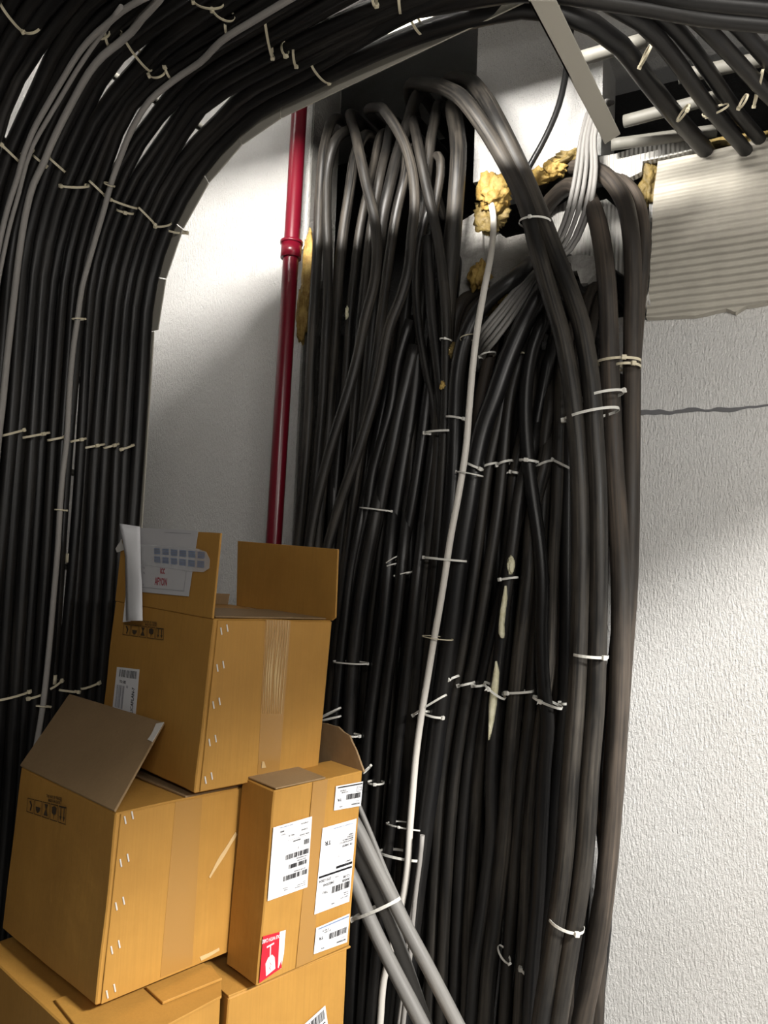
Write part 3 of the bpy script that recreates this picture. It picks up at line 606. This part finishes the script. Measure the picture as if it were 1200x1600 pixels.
# ------------------------------------------------------------------ red pipe
pr = .0175*1.05
pa, pb = onw(467, 60, .07), onw(432, 850, .07); dx = (pb-pa)
pipe = tag(empty('red_pipe', (pb.x, pb.y, 0)), 'dark red fire pipe with coupling on the white wall left of the opening', 'pipe')
cpt = onw(455, 393, .07)
px_ = cpt.x; py_ = cpt.y
obj('tube', tube([Vector((px_+.012, py_, CEIL)), Vector((px_, py_, cpt.z)), Vector((px_-.02, py_, 1.4)), Vector((px_-.045, py_, 0))], .0325, 16), M['red'], pipe)
obj('coupling', tube([cpt+Vector((0, 0, -.03)), cpt+Vector((0, 0, .03))], .043, 16), M['red'], pipe)
obj('coupling_rim', tube([cpt+Vector((0, 0, .03)), cpt+Vector((0, 0, .042))], .047, 16), M['red'], pipe)

# ------------------------------------------------------------------ boards, plaster and foam round the holes
def piece(name, pts, off, th, mat, label, cat, rough=.004, group=None):
    P = jag([onw(x, y, off) for x, y in pts], rough, .03); c = sum(P, Vector())/len(P)
    return tag(obj(name, slab(P, (0, th, 0)), M[mat], None, c), label, cat, group)
piece('ribbed_board', [(1027, 252), (1090, 240), (1150, 226), (1215, 211), (1330, 186), (1330, 454), (1200, 472), (1165, 478), (1150, 488), (1135, 482), (1085, 493), (1010, 496), (1014, 440), (1018, 380), (1020, 320)], .035, .034, 'styro', 'large cream ribbed insulation board on the right wall above the crack', 'board', .003)
piece('ribbed_board', [(934, 245), (960, 240), (1010, 226), (1060, 214), (1093, 208), (1096, 232), (1060, 240), (1004, 252), (1003, 268), (985, 276), (960, 268), (940, 258)], .045, .03, 'styrov', 'narrow ribbed board strip under the branch tray rungs', 'board', .003)
piece('ribbed_board', [(858, 330), (890, 310), (925, 318), (948, 310), (968, 330), (980, 400), (975, 430), (935, 402), (890, 398), (855, 396)], -.09, .04, 'styrov', 'ribbed board behind the bending brown cables', 'board', .004)
piece('board_fragment', [(722, 345), (742, 333), (752, 330), (755, 400), (745, 470), (712, 470), (714, 420)], -.01, .03, 'plaster', 'dusty upright board fragment left of the top of the white cable', 'board', .004)
piece('board_fragment', [(753, 340), (790, 372), (840, 360), (838, 400), (815, 425), (780, 445), (762, 470), (748, 470), (752, 400)], -.03, .03, 'jamb', 'pale board fragment right of the top of the white cable', 'board', .004)
piece('broken_plaster', [(878, 402), (905, 396), (935, 400), (938, 424), (925, 432), (918, 442), (908, 442), (903, 424), (880, 424)], .015, .05, 'plaster', 'crumbled plaster lump between the thick cables and the brown ones', 'plaster', .008)
def foam(name, x, y, off, wx, hy, dy, seed, mat, label, group='expanding foam patches', amp=.45):
    c = onw(x, y, off); k = depth(c)/FPX
    return tag(obj(name, lump(c, wx/2*k, dy, hy/2*k, seed, amp), M[mat], None, c), label, 'foam', group)
foam('foam_patch', 772, 300, .01, 52, 58, .035, 1, 'foam', 'bright yellow foam lump at the top of the white cable')
foam('foam_patch', 765, 335, -.02, 52, 60, .03, 8, 'foamd', 'dirty foam below the bright lump at the white cable')
foam('foam_patch', 836, 278, .0, 60, 24, .03, 2, 'foam', 'lumpy yellow foam ridge under the white panel')
foam('foam_patch', 868, 264, .01, 36, 26, .03, 9, 'foam', 'round foam knob at the right end of the foam ridge')
foam('foam_patch', 892, 246, .01, 66, 22, .03, 3, 'foamd', 'dirty foam streak beside the branch tray end')
foam('foam_patch', 749, 432, .03, 30, 46, .025, 4, 'foam', 'yellow foam clot left of the white cable')
foam('foam_patch', 790, 470, .06, 22, 20, .02, 5, 'foam', 'small pale foam lump above the grey wires')
foam('foam_patch', 822, 478, .06, 30, 22, .02, 6, 'foam', 'small orange foam lump beneath the grey wires')
foam('foam_patch', 772, 486, .05, 28, 18, .02, 16, 'foamd', 'dull foam lump at the foot of the grey wires')
foam('foam_patch', 708, 548, .16, 16, 22, .02, 7, 'foamd', 'dull foam lump wedged in the bundle left of the white cable')
foam('foam_patch', 1014, 285, .0, 28, 70, .03, 10, 'foamd', 'dirty foam along the left edge of the large board')
foam('foam_patch', 1012, 472, .02, 14, 34, .02, 11, 'plaster', 'crumbs at the lower left corner of the large board')
foam('foam_patch', 980, 268, .0, 60, 26, .03, 14, 'foamd', 'dark foam above the widest brown bend')
foam('foam_patch', 1130, 226, -.06, 130, 18, .03, 15, 'foamd', 'dirty foam sill under the branch cables')
foam('foam_strip', 481, 425, .01, 20, 130, .02, 12, 'foam', 'tall yellow foam strip beside the leftmost cable', amp=.25)
foam('foam_strip', 473, 490, .01, 20, 95, .02, 13, 'foam', 'lower darker end of the foam strip beside the red pipe', amp=.3)
foam('foam_streak', 798, 883, .172, 12, 28, .009, 21, 'foamw', 'short cream foam blob at the top of the foam streaks', amp=.3)
def streak(pts, label):
    V = []; F = []; P = [onw(x, y, .176) for x, y, w in pts]
    for p, (x, y, w) in zip(P, pts):
        k = w/2*depth(p)/FPX; V += [p+Vector((-k, .004, 0)), p+Vector((-k*.5, -.006, 0)), p+Vector((k*.5, -.006, 0)), p+Vector((k, .004, 0)), p+Vector((0, .012, 0))]
    for i in range(len(P)-1):
        for j in range(5): F.append((i*5+j, i*5+(j+1) % 5, i*5+5+(j+1) % 5, i*5+5+j))
    F += [(4, 3, 2, 1, 0), tuple(range(len(V)-5, len(V)))]
    tag(obj('foam_streak', mesh(V, F, True), M['foamw'], None, P[0]), label, 'foam', 'cream foam streaks')
streak([(790, 915, 3), (788, 935, 9), (785, 955, 10), (783, 975, 10), (783, 990, 11), (785, 997, 5)], 'middle cream foam streak below a tie')
streak([(775, 1033, 2), (775, 1050, 10), (772, 1075, 13), (769, 1100, 14), (767, 1125, 10), (765, 1145, 5), (764, 1156, 1)], 'long pointed cream foam streak over the lower tie row')
foam('foam_speck', 691, 602, .185, 8, 12, .005, 22, 'foam', 'yellow foam speck on the black cable left of the white one', amp=.6)
foam('foam_speck', 542, 488, .12, 5, 18, .004, 23, 'foamw', 'pale foam fleck on a dark cable in the left group', amp=.6)

# ------------------------------------------------------------------ cartons
class Frame:
    def __init__(s, o, yaw, tx, ty, w, d, h):
        a = Vector((math.cos(yaw), math.sin(yaw), tx)).normalized(); b = Vector((-math.sin(yaw), math.cos(yaw), ty))
        b = (b-a*a.dot(b)).normalized(); s.o, s.a, s.b, s.c, s.w, s.d, s.h = Vector(o), a, b, a.cross(b), w, d, h
    def p(s, i, j, k): return s.o+s.a*s.w*i+s.b*s.d*j+s.c*s.h*k
    def front(s, x, y, off=.001): return onplane(x, y, s.o-s.b*0-s.b*off, s.b) if False else onplane(x, y, s.o-s.b*off, s.b)
    def left(s, x, y, off=.001): return onplane(x, y, s.o-s.a*off, s.a)
def scaled(o, k): return CAM+(Vector(o)-CAM)*k
def flap(root, A, B, dirv, length, th=.006, inset=.004, name='flap', mat='card', skew=(0, 0)):
    e = (B-A).normalized(); A = A+e*inset; B = B-e*inset; d = Vector(dirv).normalized(); n = e.cross(d).normalized()
    pts = [A, B, B+d*length+e*skew[1], A+d*length+e*skew[0]]
    bm = slab([p-n*th/2 for p in pts], n*th, .0015); return obj(name, bm, M[mat], root)
def staples(root, F, n, v0, v1):
    for i in range(n):
        k = v0+(v1-v0)*i/(n-1)
        for j in (0, 1):
            c = F.o+F.a*(.022+.017*j)+F.c*F.h*(k+.018*j)-F.b*.0042
            d = (F.c*.95-F.a*.3).normalized(); q = d.cross(F.b).normalized()
            obj('staple', box(c-d*.0095-q*.0018, d*.019, q*.0036, -F.b*.0022, .0006, 1), M['staple'], root)
def carton(label, F, mat='card', seam=True, sag=.003, group='brown cartons'):
    root = tag(empty('cardboard_box', F.o+(F.a*F.w+F.b*F.d)*.5), label, 'box', group)
    bm = box(F.o, F.a*F.w, F.b*F.d, F.c*F.h); bmesh.ops.subdivide_edges(bm, edges=bm.edges[:], cuts=9, use_grid_fill=True)
    cen = F.p(.5, .5, .5)
    for v in bm.verts:
        q = noise.noise_vector(v.co*7+cen*5); v.co += q*sag
    bmesh.ops.bevel(bm, geom=[e for e in bm.edges if e.calc_face_angle(0) > 1.2], offset=.003, segments=1, affect='EDGES')
    for f in bm.faces: f.smooth = True
    body = obj('body', bm, M[mat], root); body.data.set_sharp_from_angle(angle=.6)
    if seam:
        obj('front_panel', box(F.o+F.a*.011+F.c*.003-F.b*.0015, F.a*(F.w-.013), F.b*.004-F.b*.0065, F.c*(F.h-.006), .0012, 1), M[mat], root)
    return root
fl = Frame(scaled((-1.3363, 1.2402, .6615), .97), 1.357, -.0435, .0083, .4162*.97, .4819*.97, .42*.97)
fu = Frame(scaled((-1.2398, 1.4189, 1.0995), .985), 1.3316, -.0447, .0249, .4066*.985, .4787*.985, .42*.985)
ft = Frame(scaled((-.9951, 1.3718, .7417), 1.1), 1.3138, -.0292, .0279, .2818*1.1, .128, .42*1.1)
bl_t = .655; q0 = hit(141, 1640, 2, bl_t); q1 = hit(346, 1538, 2, bl_t); yl = math.atan2((q1-q0).y, (q1-q0).x)
fbl = Frame((q0.x, q0.y, .0), yl, 0, 0, (q1-q0).length, .56, bl_t)
br_t = .625; q0 = hit(357, 1560, 2, br_t); q1 = hit(543, 1482, 2, br_t); yr = math.atan2((q1-q0).y, (q1-q0).x)
fbr = Frame((q0.x, q0.y, .0), yr, 0, 0, (q1-q0).length, .22, br_t)
BOX_L = carton('large stapled carton at lower left with one flap leaning over its top', fl)
BOX_U = carton('topmost carton with two raised flaps and papers taped to the left one', fu)
BOX_T = carton('narrow carton covered in white shipping labels below the topmost carton', ft, seam=False)
BOX_BL = carton('bottom left carton under the large stapled one, top flaps overlapping', fbl, seam=False)
BOX_BR = carton('bottom carton under the narrow labelled one', fbr, seam=False)
staples(BOX_L, fl, 5, .955, .05); staples(BOX_U, fu, 5, .93, .07)
# lower box: flap hinged on the left edge, leaning back over the top
A, B = fl.p(0, 1, 1), fl.p(0, 0, 1)
P1, P2 = onplane(110, 1086, A, (fl.a*.8-fl.c*.9).normalized()), onplane(258, 1131, A, (fl.a*.8-fl.c*.9).normalized())
n_ = (B-A).cross(P1-A).normalized()
if n_.dot(fl.a) > 0: n_ = -n_
fb = obj('flap', slab([A, B, P2, P1], n_*.006, .0015), M['cardin'], BOX_L)
t0 = P2.lerp(B, .06); obj('tape_end', slab(jag([P2-n_*-.0065, P2.lerp(A, .05)+n_*.0065, P2.lerp(B, .22).lerp(A, .04)+n_*.0065, P2.lerp(B, .25)+n_*.0065], .004, .012), n_*.0012), M['clear'], BOX_L)
obj('far_flap', slab([fl.p(1, 0, 1)+fl.c*.001, fl.p(1, 1, 1)+fl.c*.001, fl.p(.45, 1, 1)+fl.c*.001, fl.p(.45, 0, 1)+fl.c*.001], fl.c*.005, .001), M['cardin'], BOX_L)
# upper box: left flap upright, far flap upright, top closed by folded inner flaps
A, B = fu.p(0, 1, 1), fu.p(0, 0, 1)
dup = (onplane(347, 833, B, fu.a)-B); LF = dup.length
FLU = flap(BOX_U, A, B, dup, LF, inset=.002)
obj('far_flap', slab([fu.p(1, .0, 1), onplane(524, 965, fu.p(1, 0, 1), fu.a), onplane(528, 858, fu.p(1, 0, 1), fu.a), onplane(371, 845, fu.p(1, 0, 1), fu.a), fu.p(1, .93, 1)], fu.a*.006, .0015), M['card'], BOX_U)
obj('inner_flap', slab([fu.p(.03, .02, 1)+fu.c*.002, fu.p(.97, .02, 1)+fu.c*.002, fu.p(.97, .55, 1)+fu.c*.002, fu.p(.03, .55, 1)+fu.c*.002], fu.c*.004, .001), M['cardin'], BOX_U)
obj('inner_flap', slab([fu.p(.02, 1, 1), fu.p(.98, 1, 1), fu.p(.98, .99, 1)+fu.c*.035, fu.p(.02, .99, 1)+fu.c*.035], fu.b*.005, .001), M['cardin'], BOX_U)
# narrow box: rear flap standing with a worn slanted edge, loose top edge
pc = ft.p(1, 1, 1); nn = ft.a
FR = [onplane(x, y, ft.p(1, 0, 1), nn) for x, y in ((568, 1206), (556, 1172), (545, 1150), (528, 1136), (500, 1129), (480, 1140), (470, 1204))]
obj('flap', slab(jag(FR, .003, .02), nn*.006), M['cardin'], BOX_T)
obj('top_flap', slab([ft.p(.0, .9, 1)+ft.c*.003, ft.p(.0, -.0, 1)+ft.c*.002+ft.a*.004, ft.p(.55, .0, 1)+ft.c*.002, ft.p(.55, .9, 1)+ft.c*.003], ft.c*.004, .001), M['cardin'], BOX_T)
# bottom left carton: two overlapping outer flaps
obj('top_flap', slab([hit(x, y, 2, bl_t+.002) for x, y in ((86, 1566), (160, 1660), (346, 1560), (345, 1532), (330, 1512), (240, 1500))], (0, 0, .006), .001), M['card'], BOX_BL)
obj('top_flap', slab([hit(x, y, 2, bl_t+.010) for x, y in ((228, 1546), (254, 1570), (347, 1532), (318, 1508))], (0, 0, .006), .001), M['card'], BOX_BL)
obj('top_flap', slab([fbr.p(.0, .9, 1)+fbr.c*.001, fbr.p(.0, 0, 1)+fbr.c*.001, fbr.p(1.02, -.02, 1)+fbr.c*.001, fbr.p(1.02, .9, 1)+fbr.c*.001], fbr.c*.005, .001), M['card'], BOX_BR)

# ---- printed matter
DG = None
def text_mesh(s, size=1.0):
    cu = bpy.data.curves.new('t', 'FONT'); cu.body = s; cu.size = size; cu.resolution_u = 2; cu.offset = .018
    o = bpy.data.objects.new('t', cu); COL.objects.link(o); bpy.context.view_layer.update()
    m = bpy.data.meshes.new_from_object(o.evaluated_get(bpy.context.evaluated_depsgraph_get()))
    bpy.data.objects.remove(o); bpy.data.curves.remove(cu); return m
class Sheet:
    """flat print on a quad: TL, TR, BR, BL corners in 3-D, u to the right, v downwards"""
    def __init__(s, q, n, flip=False):
        s.q = [Vector(p) for p in q]; s.n = Vector(n).normalized(); s.flip = flip; s.parts = {}
        s.W = (s.q[1]-s.q[0]).length; s.H = (s.q[3]-s.q[0]).length
    def at(s, u, v, off=.0009):
        if s.flip: u, v = 1-u, 1-v
        return s.q[0].lerp(s.q[1], u).lerp(s.q[3].lerp(s.q[2], u), v)+s.n*off
    def buf(s, mat): return s.parts.setdefault(mat, ([], []))
    def poly(s, pts, mat='ink', off=.0009):
        V, F = s.buf(mat); i = len(V); V += [s.at(u, v, off) for u, v in pts]; F.append(tuple(range(i, i+len(pts))))
    def rect(s, u0, v0, u1, v1, mat='ink'): s.poly([(u0, v0), (u1, v0), (u1, v1), (u0, v1)], mat)
    def frame(s, u0, v0, u1, v1, tu, tv, mat='ink'):
        s.rect(u0, v0, u1, v0+tv, mat); s.rect(u0, v1-tv, u1, v1, mat); s.rect(u0, v0, u0+tu, v1, mat); s.rect(u1-tu, v0, u1, v1, mat)
    def text(s, t, u, v, h, mat='ink', wide=1.0):
        """u, v: left end of the base line; h: cap height as a share of the sheet's height"""
        m = text_mesh(t); k = h/.7; V, F = s.buf(mat); i = len(V)
        V += [s.at(u+c.co.x*k*s.H/s.W*wide, v-c.co.y*k) for c in m.vertices]
        F += [tuple(i+j for j in p.vertices) for p in m.polygons]; bpy.data.meshes.remove(m)
    def bars(s, u0, v0, u1, v1, n, seed, mat='ink'):
        R = random.Random(seed); w = (u1-u0)/n
        for i in range(n):
            if R.random() < .92: s.rect(u0+i*w, v0, u0+i*w+w*R.choice((.3, .5, .5, .7)), v1, mat)
    def build(s, parent):
        for i, (mat, (V, F)) in enumerate(s.parts.items()):
            tag(obj('print', mesh(V, F), M[mat], parent), kind='stuff')
def sheet(root, q, n, mat='paper', name='label', flip=False, th=.0005, label=None):
    n = Vector(n).normalized(); o = obj(name, slab(q, n*th), M[mat], root)
    if label: o['label'] = label
    return o, Sheet([p+n*th for p in q], n, flip)
nf = -ft.b
def fq(F, pts): return [F.front(x, y, .0006+.003) for x, y in pts]
# routing label (left)
o, S = sheet(BOX_T, fq(ft, [(427, 1293), (487.5, 1275.5), (480, 1386), (418, 1408)]), nf, flip=True, label='white address label with four barcodes, printed upside down')
S.text('SHIP TO / CONSIGNEE', .06, .06, .014); S.text('Technology Systems', .06, .085, .014); S.text('Istanbul', .06, .11, .014); S.text('SHIPPER', .52, .08, .014); S.text('Warehouse', .52, .105, .014)
S.bars(.04, .20, .66, .27, 46, 1); S.text('00 0 873 10 8300000', .1, .30, .017)
S.bars(.04, .35, .54, .41, 38, 2); S.text('3S 81 3407 0300', .1, .44, .017); S.bars(.04, .49, .66, .56, 46, 3); S.text('1P 03 74 R00000-001', .06, .475, .017)
S.bars(.04, .63, .18, .70, 12, 4); S.text('Q', .3, .62, .02); S.rect(.03, .755, .62, .758, 'ink'); S.text('8000000001', .28, .735, .02); S.text('000001 10000000', .06, .79, .017)
S.text('PKG  31', .45, .83, .022); S.text('12.100 KG', .1, .86, .02); S.text('WEIGHT', .68, .87, .014); S.text('00001', .72, .92, .022); S.text('27 NOV 24', .1, .95, .02); S.text('DELIVERY DOCUMENT NUMBER', .5, .975, .012, 'inkb'); S.build(o)
# main shipping label
o, S = sheet(BOX_T, fq(ft, [(504, 1294), (557, 1279), (545.5, 1408.5), (491, 1429)]), nf, flip=True, label='tall shipping label with black bars and TR, upside down')
S.text('FROM', .45, .06, .014); S.text('Logistics Centre', .06, .085, .014); S.text('Ship date', .06, .115, .014); S.text('Hub 0800', .06, .14, .014)
S.text('TEU', .68, .235, .026, wide=1.3); S.bars(.04, .18, .58, .26, 40, 5); S.text('2402/5345', .52, .325, .03); S.text('004505', .06, .30, .03); S.text('27/11/2024', .62, .385, .03); S.text('12.100', .06, .345, .03); S.text('TOTAL', .4, .37, .014)
S.rect(.02, .41, .98, .435); S.rect(.02, .46, .5, .49); S.text('TEU 27/11', .1, .484, .017, 'paper'); S.text('SHIPMENT', .07, .52, .015)
S.rect(.0, .60, 1, .603, 'inkg'); S.rect(.45, .5, .455, .66, 'inkg'); S.rect(.0, .70, 1, .703, 'inkg'); S.rect(.0, .74, 1, .743, 'inkg')
S.text('TR 34870', .06, .725, .026, wide=1.2); S.text('SANAYI TICARET A.S.', .06, .765, .017); S.text('MERKEZ MAH. 45', .06, .79, .017); S.text('ISTANBUL', .06, .815, .017); S.text('TURKEY', .06, .84, .017)
S.text('TR', .72, .83, .05, wide=1.2); S.text('TO BE DELIVERED TO CONSIGNEE ONLY', .1, .965, .013, 'inkb'); S.build(o)
# two short labels
for k, pts in enumerate(([(525, 1228.5), (567, 1221), (563.5, 1259), (521.5, 1266.5)], [(494, 1450), (546, 1427.5), (542, 1472), (490, 1491)])):
    o, S = sheet(BOX_T, fq(ft, pts), nf, flip=True, label='short white label with TR and a barcode, upside down')
    S.text('000720000000', .06, .16, .06); S.text('Track no.', .08, .26, .045, 'inkg'); S.text('18 KG', .7, .14, .05); S.bars(.06, .36, .6, .58, 34, 8+k)
    S.text('TR', .76, .46 if k == 0 else .58, .11, wide=1.3); S.text('27.11.24 05', .55, .72, .055); S.text('21 Nov 28', .62, .80, .055); S.rect(.02, .90, .94, .95, 'ink' if k == 0 else 'inkb')
    if k == 0: S.frame(.04, .62, .22, .84, .012, .02, 'inkg'); S.rect(.03, .68, .2, .70, 'inkg'); S.rect(.03, .76, .2, .78, 'inkg')
    S.build(o)
# red HANDLE WITH CARE label with a broken glass, upside down
o, S = sheet(BOX_T, fq(ft, [(411, 1463), (437, 1456), (440, 1512), (405, 1536)]), nf, 'redlab', flip=False, label='red handle with care label with a white glass')
S2 = Sheet(S.q, S.n, True)
S2.text('DLE WITH CARE', .0, .93, .085, 'paper', .56)
S2.poly([(.30, .10), (.72, .06), (.78, .36), (.66, .47), (.46, .50), (.33, .40)], 'paper'); S2.poly([(.53, .49), (.58, .48), (.58, .74), (.53, .74)], 'paper'); S2.poly([(.36, .74), (.76, .71), (.76, .75), (.36, .78)], 'paper')
S2.poly([(.50, .10), (.58, .2), (.52, .27), (.62, .38), (.50, .28), (.55, .2)], 'redlab', .0012); S2.build(o)
obj('torn_strip', slab(jag(fq(ft, [(437, 1456), (446, 1453), (443, 1490), (439, 1514), (434, 1512)]), .0012, .01), nf*.0008), M['paper'], BOX_T)
# label on the bottom right carton
nb_ = -fbr.b
o, S = sheet(BOX_BR, [onplane(x, y, fbr.o-fbr.b*.004, fbr.b) for x, y in ((476, 1600), (508, 1571), (513, 1606), (478, 1640))], nb_, label='corner of a white barcode label')
S.bars(.08, .1, .92, .5, 22, 20); S.text('SS', .6, .85, .25); S.build(o)
# carton marks: five handling symbols and a line of small print on the left faces
def marks(root, F, quad):
    q = [F.left(x, y, .0022) for x, y in quad]; S = Sheet(q, -F.a)
    for i in range(5):
        u = .03+i*.195; S.frame(u, .35, u+.175, .98, .008, .03, 'inkbrown')
        f = lambda pts: S.poly([(u+.175*a, .35+.63*b) for a, b in pts], 'inkbrown')
        if i == 0: f([(.3, .2), (.5, .15), (.75, .45), (.6, .85), (.45, .85), (.55, .5)])
        if i == 1: f([(.15, .45), (.85, .45), (.75, .7), (.55, .85), (.4, .85), (.22, .7)])
        if i == 2: f([(.25, .12), (.75, .12), (.55, .45), (.8, .85), (.2, .85), (.45, .45)])
        if i == 3: f([(.2, .2), (.5, .1), (.8, .2), (.78, .55), (.55, .65), (.52, .9), (.48, .9), (.45, .65), (.22, .55)]); 
        if i == 4:
            for a in (.15, .58): f([(a+.09, .12), (a+.19, .12), (a+.19, .6), (a+.28, .6), (a+.14, .88), (a, .6), (a+.09, .6)])
            f([(.1, .03), (.9, .03), (.9, .1), (.1, .1)])
    S.text('THIS WAY UP  FRAGILE', .5, .15, .12, 'inkbrown', .8); S.text('MADE FOR EXPORT', .55, .30, .12, 'inkbrown', .8); S.build(root)
marks(BOX_L, fl, [(43, 1234), (106, 1246), (104, 1290), (40, 1268)])
marks(BOX_U, fu, [(193, 965), (258, 972), (257, 1001), (190, 992)])
# small barcode label on the topmost carton's left face
o, S = sheet(BOX_U, [fu.left(x, y, .002) for x, y in ((183, 1042), (218, 1046), (212, 1118), (176, 1106))], -fu.a, label='narrow white barcode label')
S.bars(.15, .05, .92, .22, 22, 30); S.text('TO: 302', .2, .36, .06); S.bars(.1, .42, .45, .95, 14, 31, 'inkg'); S.text('1E1', .5, .45, .05, 'inkg')
m_ = text_mesh('LICAPLAN-7'); V, F_ = S.buf('ink'); i0 = len(V)
V += [S.at(.88-c.co.y*.16, .98-c.co.x*.105) for c in m_.vertices]; F_ += [tuple(i0+j for j in p.vertices) for p in m_.polygons]; S.build(o)
# papers taped on the raised flap
nL = -(A-B).cross(dup).normalized()
if nL.dot(fu.a) > 0: nL = -nL
def lf(x, y, off): return onplane(x, y, B+nL*off, nL)
o, S = sheet(BOX_U, [lf(x, y, .006) for x, y in ((219, 825), (310, 829), (295, 932), (221, 925))], nL, 'paperg', 'form_sheet', label='printed form with red handwriting')
S.rect(.45, .05, .9, .055, 'inkg'); S.frame(.02, .5, .9, .93, .006, .006, 'inkg'); S.text('FROM', .05, .56, .03, 'inkg'); S.text('TO', .05, .64, .03, 'inkg'); S.text('TEL', .05, .72, .03, 'inkg')
S.text('icc', .40, .69, .12, 'inkr', .8); S.text('AFYON', .30, .87, .115, 'inkr', .72); S.text('PLEASE KEEP FOR YOUR RECORDS', .25, .52, .022, 'inkr', 1.0)
S.text('N', .04, .9, .03, 'inkg'); S.build(o)
o, S = sheet(BOX_U, [lf(x, y, .0085) for x, y in ((219, 851), (308, 857), (322, 862), (328, 874), (327, 888), (318, 894), (299, 893), (220, 882))], nL, 'plastic', 'document_pouch', label='clear plastic document pouch with blue print')
S = Sheet([lf(x, y, .0092) for x, y in ((219, 851), (328, 859), (326, 896), (220, 882))], nL)
for r_ in range(2):
    for c_ in range(6):
        for l_ in range(4): S.rect(.22+c_*.125, .12+r_*.4+l_*.075, .22+c_*.125+.095, .12+r_*.4+l_*.075+.04, 'inkb')
S.build(o)
# curling white sheet
V = []; F_ = []; nx, nyy = 5, 12
for j in range(nyy+1):
    t = j/nyy
    for i in range(nx+1):
        u = i/nx; xl = 187+9*math.sin(t*2.2)+(-2 if t > .8 else 0); xl = 187+8*min(1, t*3)+2*t; xr = 219+3*t+(1 if t > .5 else 0); x = xl+(xr-xl)*u; y = 818+(970-818)*t+u*(5 if t < .5 else 0)
        V.append(lf(x, y, .014+.03*(1-u)*max(0, 1-t*1.6)+.012*math.sin(u*3)*t+.02*max(0, t-.6)))
for j in range(nyy):
    for i in range(nx): a = j*(nx+1)+i; F_.append((a, a+1, a+nx+2, a+nx+1))
mm_ = mesh(V, F_, True); oo = obj('loose_sheet', mm_, M['paper'], BOX_U); sol = oo.modifiers.new('thickness', 'SOLIDIFY'); sol.thickness = .0006
oo['label'] = 'curling blank white sheet'
obj('loose_sheet', slab([lf(x, y, .009) for x, y in ((200, 900), (206, 900), (204, 971), (192, 972))], nL*.0006), M['paper'], BOX_U)
obj('tape_end', slab(jag([lf(x, y, .008) for x, y in ((190, 842), (181, 857), (183, 863), (194, 860))], .002, .01), nL*.001), M['clear'], BOX_U)
# tape and wear
def strip(root, F, pts, mat, name, th=.0008): return obj(name, slab([F.front(x, y, .0042) for x, y in pts], -F.b*th), M[mat], root)
for i in range(9):
    x = 417+i*4.1; strip(BOX_U, fu, [(x, 969), (x+1.0, 969), (x-6-i*.6, 1115+random.uniform(-70, 10)), (x-7-i*.6, 1115)], 'scuff', 'tape_crease', .0016)
strip(BOX_U, fu, [(415, 968), (454, 970), (436, 1209), (402, 1213)], 'tape', 'tape', .0005)
strip(BOX_L, fl, [(274, 1253), (316, 1246), (300, 1507), (250, 1528)], 'tape', 'tape', .0004)
obj('scuff', slab(jag([fl.front(x, y, .0045) for x, y in ((368, 1300), (371, 1303), (350, 1338), (328, 1372), (326, 1370), (345, 1335))], .0015, .01), -fl.b*.0008), M['scuff'], BOX_L)
obj('scuff', slab(jag([fl.front(x, y, .0045) for x, y in ((312, 1495), (342, 1481), (343, 1485), (314, 1501))], .0015, .01), -fl.b*.0008), M['scuff'], BOX_L)
obj('tape', slab([ft.front(x, y, .001) for x, y in ((489, 1222), (512, 1217), (488, 1500), (462, 1512))], -ft.b*.0008), M['tape'], BOX_T)
obj('scuff', slab(jag([fu.front(x, y, .005) for x, y in ((409, 1190), (412, 1190), (415, 1199), (408, 1200))], .001, .01), -fu.b*.002), M['scuff'], BOX_U)
print('objects', len(bpy.data.objects), 'tray x', TX, 'rail end', rail_end)
